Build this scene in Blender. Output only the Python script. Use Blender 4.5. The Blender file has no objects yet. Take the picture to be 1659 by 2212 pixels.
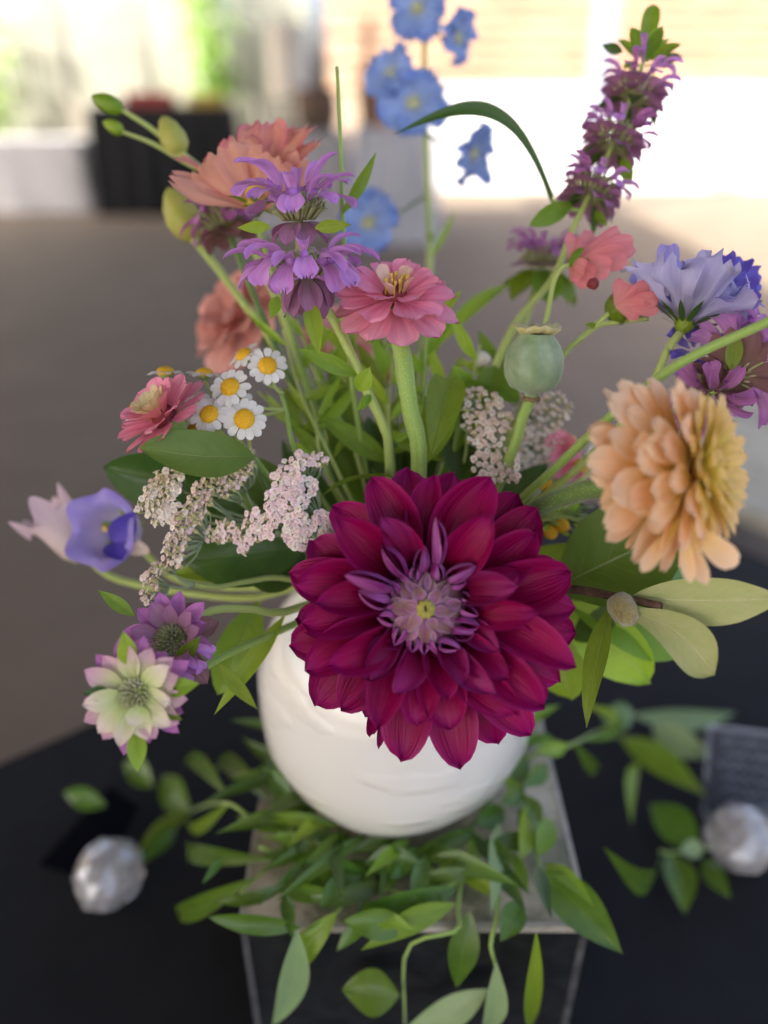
import bpy, math, random
from mathutils import Vector, Matrix, noise as mnoise
R = math.radians
rnd = random.Random(7)
scene = bpy.context.scene
COL = scene.collection

# ---------------------------------------------------------------- camera
F = 1662.0                      # focal length in photo-display pixels (1659 x 2212)
PITCH = R(29.5)
CAMZ = 1.325
CAM = Vector((0, 0, CAMZ))
FW = Vector((0, math.cos(PITCH), -math.sin(PITCH)))
UP = Vector((0, math.sin(PITCH), math.cos(PITCH)))
RT = Vector((1, 0, 0))
cd = bpy.data.cameras.new('camera'); cam = bpy.data.objects.new('camera', cd); COL.objects.link(cam)
cam.location = CAM; cam.rotation_euler = (math.pi/2 - PITCH, 0, 0)
cd.sensor_fit = 'VERTICAL'; cd.sensor_height = 24.0; cd.sensor_width = 18.0
cd.lens = 24.0 * F / 2212.0
cd.clip_start = 0.02; cd.clip_end = 500
cd.dof.use_dof = True; cd.dof.focus_distance = 0.352; cd.dof.aperture_fstop = 1.6
scene.camera = cam

# ---------------------------------------------------------------- light
SUN_AZ, SUN_EL = R(235), R(48)   # azimuth clockwise from +Y, elevation
w = bpy.data.worlds.new('World'); scene.world = w; w.use_nodes = True
nt = w.node_tree; bgn = nt.nodes['Background']
sky = nt.nodes.new('ShaderNodeTexSky'); sky.sky_type = 'NISHITA'; sky.sun_disc = False
sky.sun_elevation = SUN_EL; sky.sun_rotation = SUN_AZ
sky.air_density = 0.6; sky.dust_density = 6.0; sky.ozone_density = 0.2
nt.links.new(sky.outputs[0], bgn.inputs[0]); bgn.inputs[1].default_value = 0.15
sd = bpy.data.lights.new('sun', 'SUN'); sd.energy = 4.0; sd.angle = R(0.53); sd.color = (1, .95, .87)
sun = bpy.data.objects.new('sun', sd); COL.objects.link(sun)
sdir = Vector((math.sin(SUN_AZ)*math.cos(SUN_EL), math.cos(SUN_AZ)*math.cos(SUN_EL), math.sin(SUN_EL)))
sun.rotation_euler = sdir.to_track_quat('Z', 'Y').to_euler()
sun.location = (3, -6, 8)
scene.view_settings.view_transform = 'Standard'; scene.view_settings.look = 'None'
scene.view_settings.exposure = 2.25; scene.view_settings.gamma = 1.0

# ---------------------------------------------------------------- projection helpers
def ray(u, v):
    return FW + RT*((u-829.5)/F) + UP*((1106.0-v)/F)
def P(u, v, d): return CAM + ray(u, v)*d
def PZ(u, v, z):
    r = ray(u, v); return CAM + r*((z-CAMZ)/r.z)
def PY(u, v, y):
    r = ray(u, v); return CAM + r*(y/r.y)
def N(r, u, f): return (RT*r + UP*u - FW*f).normalized()      # right, up, towards viewer
def depth(p): return (p-CAM).dot(FW)

# ---------------------------------------------------------------- objects
WM = {}
def link(name, data, parent=None, world=None):
    o = bpy.data.objects.new(name, data); COL.objects.link(o)
    world = world if world is not None else Matrix.Identity(4)
    WM[o.name] = world.copy()
    if parent is not None:
        o.parent = parent
        o.matrix_basis = WM[parent.name].inverted() @ world
    else:
        o.matrix_basis = world
    return o
def thing(name, label, cat, base, group=None):
    o = link(name, None, None, Matrix.Translation(base)); o.empty_display_size = 0.01
    o['label'] = label; o['category'] = cat
    if group: o['group'] = group
    return o
def part(name, me, parent, world=None, label=None, stuff=False):
    o = link(name, me, parent, world if world is not None else WM[parent.name])
    if label: o['label'] = label
    if stuff: o['kind'] = 'stuff'
    return o
def struct(name, me, world=None):
    o = link(name, me, None, world); o['kind'] = 'structure'; return o
def mesh(name, vs, fs, mats, uvs=None, midx=None, smooth=True):
    me = bpy.data.meshes.new(name)
    me.from_pydata([tuple(v) for v in vs], [], fs)
    for m in (mats if isinstance(mats, (list, tuple)) else [mats]): me.materials.append(m)
    if uvs:
        ul = me.uv_layers.new(name='UVMap').data
        for p in me.polygons:
            for li in p.loop_indices: ul[li].uv = uvs[me.loops[li].vertex_index]
    if midx: me.polygons.foreach_set('material_index', midx)
    if smooth: me.polygons.foreach_set('use_smooth', [True]*len(me.polygons))
    me.update(); return me
class MB:
    """collects geometry for one mesh"""
    def __init__(s): s.v=[]; s.f=[]; s.u=[]; s.m=[]
    def add(s, vs, fs, us=None, mi=0, M=None):
        o=len(s.v)
        for i,v in enumerate(vs):
            s.v.append((M @ Vector(v)) if M is not None else Vector(v)); s.u.append(us[i] if us else (0.5,0.5))
        for f in fs: s.f.append(tuple(o+i for i in f)); s.m.append(mi)
    def build(s, name, mats, smooth=True): return mesh(name, s.v, s.f, mats, s.u, s.m, smooth)
def interp(pts, t):
    if t <= pts[0][0]: return pts[0][1]
    for (a,b),(c,d) in zip(pts, pts[1:]):
        if t <= c:
            k=(t-a)/(c-a) if c>a else 0; return b+(d-b)*k
    return pts[-1][1]
def sinterp(pts, t):
    """smooth (Catmull-Rom) interpolation"""
    n=len(pts)
    if t <= pts[0][0]: return pts[0][1]
    for i in range(n-1):
        a,b=pts[i]; c,d=pts[i+1]
        if t <= c:
            k=(t-a)/(c-a)
            m0=(d-pts[i-1][1])/(c-pts[i-1][0])*(c-a) if i>0 else (d-b)
            m1=(pts[i+2][1]-b)/(pts[i+2][0]-a)*(c-a) if i+2<n else (d-b)
            k2=k*k;k3=k2*k
            return (2*k3-3*k2+1)*b+(k3-2*k2+k)*m0+(-2*k3+3*k2)*d+(k3-k2)*m1
    return pts[-1][1]
def frame(pos, z, yhint=None, spin=0):
    z=Vector(z).normalized(); yh=Vector(yhint) if yhint is not None else Vector(UP)
    if abs(z.dot(yh.normalized()))>.97: yh = -FW if yhint is None else RT
    x=yh.cross(z).normalized(); y=z.cross(x)
    M=Matrix((x,y,z)).transposed().to_4x4()
    return Matrix.Translation(pos) @ M @ Matrix.Rotation(spin,4,'Z')
def T(x,y,z): return Matrix.Translation((x,y,z))
def RX(a): return Matrix.Rotation(a,4,'X')
def RY(a): return Matrix.Rotation(a,4,'Y')
def RZ(a): return Matrix.Rotation(a,4,'Z')
def SC(s): return Matrix.Scale(s,4)

# ---------------------------------------------------------------- shapes
def catmull(pts, n):
    pts=[Vector(p) for p in pts]
    if len(pts)==2: return [pts[0].lerp(pts[1], i/n) for i in range(n+1)]
    P_=[pts[0]*2-pts[1]]+pts+[pts[-1]*2-pts[-2]]
    out=[]; segs=len(pts)-1
    for i in range(n+1):
        t=i/n*segs; k=min(int(t),segs-1); f=t-k
        a,b,c,d=P_[k:k+4]
        out.append(.5*((2*b)+(c-a)*f+(2*a-5*b+4*c-d)*f*f+(3*b-a-3*c+d)*f**3))
    return out
def tube_geo(pts, rad, n=16, k=8, bump=0, seed=0):
    c=catmull(pts,n); vs=[];us=[];fs=[]
    t0=(c[1]-c[0]).normalized(); ref=Vector((1,0,0)) if abs(t0.x)<.9 else Vector((0,1,0))
    x=(ref-t0*ref.dot(t0)).normalized()
    for i,p in enumerate(c):
        t=(c[min(i+1,n)]-c[max(i-1,0)]).normalized()
        x=(x-t*x.dot(t)).normalized(); y=t.cross(x)
        r=interp(rad,i/n) if isinstance(rad,(list,tuple)) else rad
        for j in range(k):
            a=2*math.pi*j/k; rr=r*(1+bump*math.sin(j*3.1+i*.9+seed))
            vs.append(p+(x*math.cos(a)+y*math.sin(a))*rr); us.append((j/k,i/n))
    for i in range(n):
        for j in range(k):
            fs.append((i*k+j,i*k+(j+1)%k,(i+1)*k+(j+1)%k,(i+1)*k+j))
    fs.append(tuple(range(k))[::-1]); fs.append(tuple(n*k+j for j in range(k)))
    return vs,fs,us
def tube(name, pts, rad, mat, parent, n=16, k=8, bump=0, label=None):
    vs,fs,us=tube_geo(pts,rad,n,k,bump)
    W=WM[parent.name]; I=W.inverted()
    return part(name, mesh(name,[I@v for v in vs],fs,mat,us), parent, W, label)
def lathe_geo(prof, k=48, fn=None):
    vs=[];us=[];fs=[]; n=len(prof)
    for i,(r,z) in enumerate(prof):
        for j in range(k):
            a=2*math.pi*j/k; rr,zz=(fn(r,z,a,i/(n-1)) if fn else (r,z))
            vs.append((rr*math.cos(a),rr*math.sin(a),zz)); us.append((j/k,i/(n-1)))
    for i in range(n-1):
        for j in range(k):
            fs.append((i*k+j,i*k+(j+1)%k,(i+1)*k+(j+1)%k,(i+1)*k+j))
    return vs,fs,us
def box_geo(x0,x1,y0,y1,z0,z1):
    vs=[(x0,y0,z0),(x1,y0,z0),(x1,y1,z0),(x0,y1,z0),(x0,y0,z1),(x1,y0,z1),(x1,y1,z1),(x0,y1,z1)]
    return vs,[(3,2,1,0),(4,5,6,7),(0,1,5,4),(1,2,6,5),(2,3,7,6),(3,0,4,7)]
def box(name, b, mat, parent=None, world=None):
    vs,fs=box_geo(*b); me=mesh(name,vs,fs,mat,smooth=False)
    return part(name,me,parent,world) if parent is not None else me

OV   =[(0,.30),(.25,.66),(.5,.96),(.66,1),(.82,.80),(.92,.50),(.97,.26),(1,.0)]
SPOON=[(0,.30),(.3,.58),(.6,.92),(.78,1),(.9,.82),(.96,.55),(1,.18)]
BROAD=[(0,.16),(.3,.55),(.6,.92),(.8,1),(.92,.92),(1,.62)]
LANCE=[(0,.06),(.08,.35),(.25,.82),(.42,1),(.6,.88),(.8,.5),(.92,.2),(1,.0)]
ELLI =[(0,.06),(.1,.42),(.3,.86),(.5,1),(.7,.88),(.87,.5),(.95,.24),(1,.0)]
STRAP=[(0,.5),(.2,.85),(.5,1),(.75,.9),(.92,.55),(1,.05)]
def petal_geo(L, W, prof=OV, el=0.0, bend=0.0, cup=.6, cup1=None, tipb=0.0, nu=6, nv=10, ruf=0, rf=9,
              seed=0, notch=0, fold=0.0, twist=0.0, chord=None, side=0.0, rib=0.0):
    """petal along +Y, front +Z. el start elevation, bend total curvature, cup cross-arc angle."""
    rr=random.Random(seed); ph=rr.random()*9; ph2=rr.random()*9
    def centre(L):
        y=z=x=0; out=[]; n=nv
        for i in range(n+1):
            t=i/n; th=el+bend*t+tipb*max(0,(t-.6)/.4)**2
            out.append((x,y,z,th))
            y+=math.cos(th)*L/n; z+=math.sin(th)*L/n; x+=side*math.cos((t+.5/n)*math.pi)*L/n
        return out
    if chord is not None:
        c=centre(1.0); L=chord/max(.2,c[-1][1])
    c=centre(L)
    if side:
        xe=c[-1][0]; c=[(x-xe*i/nv,y,z,th) for i,(x,y,z,th) in enumerate(c)]
    cup1=cup if cup1 is None else cup1
    vs=[];us=[];fs=[]
    for i in range(nv+1):
        t=i/nv; wd=sinterp(prof,t)*W; x0,y0,z0,th=c[i]
        fi=max(.02,cup+(cup1-cup)*t)
        ny,nz=-math.sin(th),math.cos(th); ty,tz=math.cos(th),math.sin(th)
        tw=twist*t
        for j in range(nu+1):
            s=j/nu*2-1; a=fi*.5*s; r=wd/fi
            x=r*math.sin(a); h=r*(1-math.cos(a)) + fold*abs(s)*wd*.5
            h+=ruf*W*abs(s)**1.3*t*math.sin(rf*t+ph+(2.1 if s<0 else 0)) + ruf*.6*W*t*t*math.sin(s*5+ph2)
            h+=rib*W*math.cos(s*math.pi*2.5)*math.sin(t*math.pi)
            dy=0
            if notch and t>.6: dy=-notch*L*((t-.6)/.4)**2*(.5+.5*math.cos(s*math.pi*3+ph*.2)) 
            if tw: x,h = x*math.cos(tw)-h*math.sin(tw), x*math.sin(tw)+h*math.cos(tw)
            vs.append((x0+x, y0+ny*h+ty*dy, z0+nz*h+tz*dy)); us.append((j/nu,t))
    k=nu+1
    for i in range(nv):
        for j in range(nu): fs.append((i*k+j,i*k+j+1,(i+1)*k+j+1,(i+1)*k+j))
    return vs,fs,us
def petal(name, mat, *a, **kw):
    vs,fs,us=petal_geo(*a,**kw); return mesh(name,vs,fs,mat,us)

def leaf_between(parent, A, B, width, mat, prof=LANCE, nh=None, roll=0, bend=.5, fold=.25, cup=.25, ruf=.02,
                 twist=0, side=0, seed=None, name='leaf', nu=6, nv=12, tipb=0):
    A=Vector(A);B=Vector(B); y=(B-A); L=y.length; y.normalize()
    z=Vector(nh) if nh is not None else (CAM-(A+B)/2).normalized()
    z=(z-y*z.dot(y)).normalized(); x=y.cross(z)
    M=Matrix.Translation(A) @ Matrix((x,y,z)).transposed().to_4x4() @ RY(roll)
    seed=rnd.randrange(10**6) if seed is None else seed
    me=petal('leaf',mat,L,width,prof,el=bend/2,bend=-bend,cup=cup,fold=fold,ruf=ruf,twist=twist,seed=seed,
             chord=L,nu=nu,nv=nv,side=side,tipb=tipb)
    return part(name,me,parent,M)
def ring(parent, M, n, r0, z0, meshes, name='petal', a0=0, el=0, aj=.08, ej=.1, zj=0, skip=(), sj=.06):
    out=[]
    for i in range(n):
        if i in skip: continue
        a=a0+2*math.pi*i/n+rnd.uniform(-aj,aj)
        m=M@RZ(a)@T(0,r0,z0+rnd.uniform(-zj,zj))@RX(el+rnd.uniform(-ej,ej))@RY(rnd.uniform(-.1,.1))@SC(1+rnd.uniform(-sj,sj))
        out.append(part(name,rnd.choice(meshes),parent,m))
    return out
# ---------------------------------------------------------------- materials
def newmat(name):
    m=bpy.data.materials.new(name); m.use_nodes=True; n=m.node_tree; n.nodes.clear(); return m,n
class G:
    def __init__(s,n): s.n=n
    def node(s,t,**kw):
        x=s.n.nodes.new(t)
        for k,v in kw.items(): setattr(x,k,v)
        return x
    def l(s,a,b): s.n.links.new(a,b)
    def val(s,x,inp):
        if isinstance(x,(int,float)): inp.default_value=x
        elif isinstance(x,(tuple,list)): inp.default_value=(*x,1) if len(x)==3 else x
        else: s.l(x,inp)
    def math(s,op,a,b=0.0,c=None,clamp=False):
        m=s.node('ShaderNodeMath',operation=op); m.use_clamp=clamp
        s.val(a,m.inputs[0]); s.val(b,m.inputs[1])
        if c is not None: s.val(c,m.inputs[2])
        return m.outputs[0]
    def mix(s,f,a,b,bt='MIX'):
        m=s.node('ShaderNodeMix',data_type='RGBA',blend_type=bt)
        s.val(f,m.inputs[0]); s.val(a,m.inputs[6]); s.val(b,m.inputs[7]); return m.outputs[2]
    def ramp(s,f,stops,interp='LINEAR'):
        r=s.node('ShaderNodeValToRGB'); cr=r.color_ramp; cr.interpolation=interp
        while len(cr.elements)<len(stops): cr.elements.new(.5)
        for e,(p,c) in zip(cr.elements,stops): e.position=p; e.color=(*c,1)
        s.val(f,r.inputs[0]); return r.outputs[0]
    def uv(s):
        u=s.node('ShaderNodeUVMap'); sp=s.node('ShaderNodeSeparateXYZ'); s.l(u.outputs[0],sp.inputs[0]); return sp.outputs[0],sp.outputs[1]
    def comb(s,x,y,z=0.0):
        c=s.node('ShaderNodeCombineXYZ'); s.val(x,c.inputs[0]); s.val(y,c.inputs[1]); s.val(z,c.inputs[2]); return c.outputs[0]
    def noise(s,vec,scale,detail=3,rough=.55):
        n=s.node('ShaderNodeTexNoise'); s.l(vec,n.inputs['Vector']) if vec is not None else None
        n.inputs['Scale'].default_value=scale; n.inputs['Detail'].default_value=detail; n.inputs['Roughness'].default_value=rough
        return n.outputs[0]
    def rand(s): return s.node('ShaderNodeObjectInfo').outputs['Random']
    def obj(s): return s.node('ShaderNodeTexCoord').outputs['Object']
    def bump(s,h,dist,strength=.5):
        b=s.node('ShaderNodeBump'); b.inputs['Strength'].default_value=strength; b.inputs['Distance'].default_value=dist
        s.l(h,b.inputs['Height']); return b.outputs[0]
    def out(s,sh):
        o=s.node('ShaderNodeOutputMaterial'); s.l(sh,o.inputs[0])
    def bsdf(s,col,rough=.5,spec=.5,nrm=None,**kw):
        b=s.node('ShaderNodeBsdfPrincipled'); s.val(col,b.inputs['Base Color']); s.val(rough,b.inputs['Roughness'])
        b.inputs['Specular IOR Level'].default_value=spec
        if nrm is not None: s.l(nrm,b.inputs['Normal'])
        for k,v in kw.items(): s.val(v,b.inputs[k.replace('_',' ')])
        return b.outputs[0]
    def transl(s,sh,col,f,nrm=None):
        t=s.node('ShaderNodeBsdfTranslucent'); s.val(col,t.inputs[0])
        m=s.node('ShaderNodeMixShader'); s.val(f,m.inputs[0]); s.l(sh,m.inputs[1]); s.l(t.outputs[0],m.inputs[2]); return m.outputs[0]

def petal_mat(name, stops, streak=None, sk=.35, edge=None, ek=.5, back=None, back_streak=None, tr=.3, rough=.55,
              spec=.35, var=.25, bumpd=.00025, freq=16, sheen=0.0, hue=.0, bstr=.5):
    m,n=newmat(name); g=G(n); x,y=g.uv(); r=g.rand()
    col=g.ramp(y,stops)
    z=g.math('MULTIPLY',r,37.0)
    nz=g.noise(g.comb(g.math('MULTIPLY',x,freq),g.math('MULTIPLY',y,1.3),z),1.0,4,.6)
    nzs=g.math('MULTIPLY_ADD',nz,3.0,-1.0,clamp=True)
    if streak: col=g.mix(g.math('MULTIPLY',nzs,sk),col,streak)
    if edge:
        e=g.math('ABSOLUTE',g.math('MULTIPLY_ADD',x,2.0,-1.0)); e=g.math('POWER',e,5.0)
        col=g.mix(g.math('MULTIPLY',e,ek),col,edge)
    if back:
        bcol=back
        if back_streak: bcol=g.mix(g.math('MULTIPLY',nzs,.75),back,back_streak)
        col=g.mix(g.node('ShaderNodeNewGeometry').outputs['Backfacing'],col,bcol)
    hs=g.node('ShaderNodeHueSaturation'); g.l(col,hs.inputs['Color'])
    g.l(g.math('MULTIPLY_ADD',r,var,1-var/2),hs.inputs['Value'])
    if hue: g.l(g.math('MULTIPLY_ADD',g.math('FRACT',g.math('MULTIPLY',r,7.3)),hue,.5-hue/2),hs.inputs['Hue'])
    col=hs.outputs[0]
    ob=g.noise(g.comb(g.math('MULTIPLY',x,freq*1.6),g.math('MULTIPLY',y,2.0),z),1.0,3,.5)
    nr=g.bump(ob,bumpd,bstr)
    sh=g.bsdf(col,rough,spec,nr,Sheen_Weight=sheen)
    g.out(g.transl(sh,col,tr)); return m

def leaf_mat(name, col, col2, vein, vk=.6, tr=.3, rough=.42, spec=.45, back=None, nv=9.0, var=.3, slope=.22, vein_w=.05, bumpd=.0004, spots=None):
    m,n=newmat(name); g=G(n); x,y=g.uv(); r=g.rand()
    s=g.math('ABSOLUTE',g.math('MULTIPLY_ADD',x,2.0,-1.0))
    z=g.math('MULTIPLY',r,31.0)
    nz=g.noise(g.comb(g.math('MULTIPLY',x,3.0),g.math('MULTIPLY',y,6.0),z),1.0,4,.6)
    c=g.mix(g.math('MULTIPLY_ADD',nz,1.8,-.4,clamp=True),col,col2)
    if spots:
        sp=g.noise(g.comb(g.math('MULTIPLY',x,9.0),g.math('MULTIPLY',y,22.0),z),1.0,2,.5)
        c=g.mix(g.math('MULTIPLY',g.math('GREATER_THAN',sp,.68),.5),c,spots)
    # midrib and curved side veins
    mid=g.math('SUBTRACT',1.0,g.math('DIVIDE',s,vein_w),clamp=True)
    wob=g.math('MULTIPLY',g.noise(g.comb(g.math('MULTIPLY',x,4.0),g.math('MULTIPLY',y,5.0),z),1.0,2),.5)
    sv=g.math('FRACT',g.math('ADD',g.math('MULTIPLY',g.math('SUBTRACT',y,g.math('MULTIPLY',s,slope)),nv),wob))
    sv=g.math('ABSOLUTE',g.math('SUBTRACT',sv,.5)); sv=g.math('SUBTRACT',1.0,g.math('DIVIDE',sv,.07),clamp=True)
    sv=g.math('MULTIPLY',sv,g.math('SUBTRACT',.65,g.math('MULTIPLY',s,.5)))
    v=g.math('MAXIMUM',mid,g.math('MULTIPLY',sv,.55))
    c=g.mix(g.math('MULTIPLY',v,vk),c,vein)
    if back: c=g.mix(g.node('ShaderNodeNewGeometry').outputs['Backfacing'],c,g.mix(g.math('MULTIPLY',v,vk),back,vein))
    hs=g.node('ShaderNodeHueSaturation'); g.l(c,hs.inputs['Color'])
    g.l(g.math('MULTIPLY_ADD',r,var,1-var/2),hs.inputs['Value'])
    g.l(g.math('MULTIPLY_ADD',g.math('FRACT',g.math('MULTIPLY',r,5.7)),.03,.485),hs.inputs['Hue'])
    c=hs.outputs[0]
    fine=g.noise(g.comb(g.math('MULTIPLY',x,14.0),g.math('MULTIPLY',y,34.0),z),1.0,3)
    h=g.math('ADD',g.math('MULTIPLY',v,-1.0),g.math('MULTIPLY',fine,.35))
    nr=g.bump(h,bumpd,.6)
    sh=g.bsdf(c,rough,spec,nr); g.out(g.transl(sh,c,tr)); return m

def plain(name, col, col2=None, rough=.5, spec=.4, scale=60., bumpd=0.0, tr=0.0, metal=0.0, sheen=0.0, var=0.0, detail=4, thr=(.35,.65), bscale=None, **kw):
    m,n=newmat(name); g=G(n); o=g.obj()
    nz=g.noise(o,scale,detail,.6)
    c=col
    if col2:
        f=g.math('DIVIDE',g.math('SUBTRACT',nz,thr[0]),thr[1]-thr[0],clamp=True); c=g.mix(f,col,col2)
    if var:
        hs=g.node('ShaderNodeHueSaturation'); g.val(c,hs.inputs['Color'])
        g.l(g.math('MULTIPLY_ADD',g.rand(),var,1-var/2),hs.inputs['Value']); c=hs.outputs[0]
    nr=None
    if bumpd: nr=g.bump(g.noise(o,bscale or scale*2,3),bumpd,.6)
    sh=g.bsdf(c,rough,spec,nr,Metallic=metal,Sheen_Weight=sheen,**kw)
    g.out(g.transl(sh,c,tr) if tr else sh); return m

def stem_mat(name, a, b, tr=.08, rough=.5, hairy=True):
    m,n=newmat(name); g=G(n); x,y=g.uv()
    nz=g.noise(g.comb(g.math('MULTIPLY',x,9.0),g.math('MULTIPLY',y,3.0)),1.0,3)
    sp=g.noise(g.comb(g.math('MULTIPLY',x,30.0),g.math('MULTIPLY',y,150.0)),1.0,2)
    c=g.mix(g.math('MULTIPLY_ADD',nz,2.0,-.5,clamp=True),a,b)
    c=g.mix(g.math('MULTIPLY',g.math('GREATER_THAN',sp,.58),.22),c,(.6,.72,.35))
    h=g.math('ADD',g.math('MULTIPLY',nz,1.0),g.math('MULTIPLY',sp,.25))
    sh=g.bsdf(c,rough,.3,g.bump(h,.0006,.6),Sheen_Weight=.25); g.out(g.transl(sh,c,tr)); return m

M={}
M['dahlia']=petal_mat('dahlia_petal',[(0,(.05,.0002,.002)),(.35,(.13,.0004,.012)),(.8,(.225,.0006,.055)),(1,(.26,.003,.125))],  # dark petal base: shade in the gaps between petals put into the colour
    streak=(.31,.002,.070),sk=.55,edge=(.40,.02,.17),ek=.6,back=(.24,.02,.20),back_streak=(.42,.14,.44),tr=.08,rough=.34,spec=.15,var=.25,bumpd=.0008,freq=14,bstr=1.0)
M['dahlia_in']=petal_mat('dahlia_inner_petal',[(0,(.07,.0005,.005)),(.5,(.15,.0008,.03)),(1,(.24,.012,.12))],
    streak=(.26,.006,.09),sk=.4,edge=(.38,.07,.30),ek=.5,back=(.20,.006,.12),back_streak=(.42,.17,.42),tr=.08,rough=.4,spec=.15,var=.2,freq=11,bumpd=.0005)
M['dahlia_bud']=petal_mat('dahlia_bud_scale',[(0,(.13,.09,.015)),(.4,(.20,.13,.05)),(.7,(.28,.14,.18)),(1,(.38,.22,.32))],
    streak=(.20,.02,.16),sk=.85,edge=(.52,.36,.45),ek=.45,back=(.24,.15,.09),back_streak=(.34,.14,.30),tr=.08,rough=.5,var=.3,freq=8)
M['dahlia_eye']=plain('dahlia_eye',(.26,.24,.03),(.38,.33,.07),rough=.6,scale=500,bumpd=.0006)
M['dark_slit']=plain('dark_slit',(.03,.03,.004),rough=.8)
M['peach']=petal_mat('peach_petal',[(0,(.76,.64,.08)),(.4,(.88,.66,.22)),(.7,(.92,.60,.33)),(1,(.93,.69,.47))],streak=(.86,.62,.36),sk=.4,
    edge=(.92,.76,.54),ek=.5,tr=.45,rough=.55,var=.16,freq=10,hue=.012)
M['peach_in']=petal_mat('peach_inner_petal',[(0,(.68,.60,.05)),(.5,(.84,.68,.13)),(.8,(.90,.66,.24)),(1,(.92,.64,.34))],streak=(.90,.78,.34),sk=.4,tr=.45,var=.14,freq=9)
M['maroon']=plain('maroon',(.14,.01,.02),(.24,.03,.03),rough=.6,scale=400)
M['pink']=petal_mat('zinnia_petal',[(0,(.72,.13,.25)),(.5,(.88,.22,.37)),(1,(.90,.32,.46))],streak=(.94,.50,.60),sk=.55,edge=(.84,.32,.36),ek=.4,
    back=(.72,.26,.27),tr=.38,rough=.55,var=.16,freq=11,bumpd=.0006)
M['pink_cream']=petal_mat('zinnia_young_petal',[(0,(.62,.34,.14)),(.5,(.80,.55,.38)),(1,(.84,.52,.46))],streak=(.82,.66,.40),sk=.5,tr=.3,var=.15)
M['cream_green']=petal_mat('zinnia_cream_petal',[(0,(.5,.42,.12)),(.5,(.72,.62,.26)),(1,(.74,.62,.36))],streak=(.75,.70,.42),sk=.5,tr=.3,var=.2)
M['apricot']=petal_mat('apricot_petal',[(0,(.70,.30,.22)),(.45,(.76,.30,.21)),(.85,(.74,.25,.23)),(1,(.68,.18,.25))],streak=(.82,.45,.24),sk=.75,edge=(.68,.15,.22),ek=.7,
    back=(.74,.33,.26),back_streak=(.80,.46,.27),tr=.35,rough=.55,var=.16,freq=12,bumpd=.0006,bstr=.7)
M['rose']=petal_mat('rose_pink_petal',[(0,(.74,.34,.26)),(.5,(.76,.26,.25)),(1,(.76,.22,.26))],streak=(.84,.38,.32),sk=.6,edge=(.70,.16,.24),ek=.5,tr=.35,var=.18,freq=12,bumpd=.0005)
M['pale_pink']=petal_mat('pale_pink_petal',[(0,(.72,.30,.24)),(1,(.76,.38,.32))],streak=(.78,.46,.38),sk=.5,tr=.4,var=.2)
M['bee']=petal_mat('bee_balm_petal',[(0,(.55,.24,.48)),(.5,(.58,.21,.60)),(1,(.52,.19,.66))],streak=(.74,.48,.76),sk=.55,tr=.32,rough=.6,var=.25,freq=6,sheen=.15)
M['bee_deep']=petal_mat('bee_balm_deep_petal',[(0,(.44,.15,.34)),(1,(.44,.12,.42))],streak=(.62,.32,.56),sk=.45,tr=.3,rough=.6,var=.25,freq=6,sheen=.15)
M['bract']=petal_mat('bee_balm_bract',[(0,(.28,.26,.10)),(.35,(.34,.17,.24)),(1,(.38,.14,.31))],streak=(.48,.26,.40),sk=.5,edge=(.30,.10,.22),ek=.5,tr=.3,rough=.55,var=.25,freq=8)
M['bract_brown']=petal_mat('bee_balm_brown_bract',[(0,(.24,.20,.09)),(.4,(.24,.12,.11)),(1,(.22,.08,.10))],streak=(.34,.22,.2),sk=.5,tr=.3,var=.25,freq=8)
M['bract_pale']=petal_mat('bee_balm_pale_bract',[(0,(.42,.55,.12)),(.4,(.60,.60,.30)),(.7,(.66,.42,.46)),(1,(.60,.26,.45))],streak=(.70,.62,.52),sk=.4,tr=.3,var=.2,freq=8)
M['bract_cream']=petal_mat('bee_balm_cream_bract',[(0,(.36,.55,.06)),(.45,(.62,.66,.30)),(.8,(.76,.66,.52)),(1,(.70,.52,.50))],streak=(.78,.74,.56),sk=.4,tr=.3,var=.15,freq=8)
M['calyx']=plain('calyx_green',(.30,.34,.12),(.46,.46,.24),rough=.6,scale=300,tr=.15)
M['calyx_pale']=plain('calyx_pale',(.46,.52,.20),(.68,.66,.44),rough=.6,scale=300,tr=.15)
M['scab']=petal_mat('scabiosa_petal',[(0,(.60,.58,.62)),(.35,(.42,.38,.66)),(.8,(.36,.32,.68)),(1,(.32,.27,.68))],streak=(.50,.46,.74),sk=.6,
    back=(.46,.42,.66),back_streak=(.60,.58,.72),tr=.38,rough=.6,var=.2,freq=9,bumpd=.0006,bstr=.8)
M['scab_deep']=petal_mat('scabiosa_deep_petal',[(0,(.26,.22,.55)),(1,(.12,.08,.52))],streak=(.22,.16,.62),sk=.5,tr=.3,var=.25,freq=9,bumpd=.0005)
M['blue']=petal_mat('delphinium_petal',[(0,(.50,.52,.45)),(.25,(.30,.42,.70)),(1,(.17,.29,.70))],streak=(.32,.46,.78),sk=.5,back=(.24,.28,.58),tr=.35,var=.2,freq=7)
M['bell']=petal_mat('bellflower_purple',[(0,(.50,.52,.42)),(.35,(.50,.44,.68)),(.7,(.38,.31,.70)),(1,(.30,.22,.68))],streak=(.50,.44,.76),sk=.4,tr=.4,var=.05,freq=14)
M['bell_pale']=petal_mat('bellflower_pale',[(0,(.55,.58,.32)),(.3,(.72,.60,.55)),(1,(.72,.52,.60))],streak=(.78,.70,.68),sk=.4,tr=.4,var=.05,freq=14)
M['bell_dark']=petal_mat('bellflower_lobe',[(0,(.16,.12,.50)),(1,(.08,.05,.44))],streak=(.14,.1,.5),sk=.4,tr=.3,var=.1)
M['white']=petal_mat('daisy_ray',[(0,(.80,.80,.62)),(.3,(.86,.86,.80)),(1,(.87,.86,.82))],streak=(.78,.78,.70),sk=.3,tr=.3,var=.1,freq=6)
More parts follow.
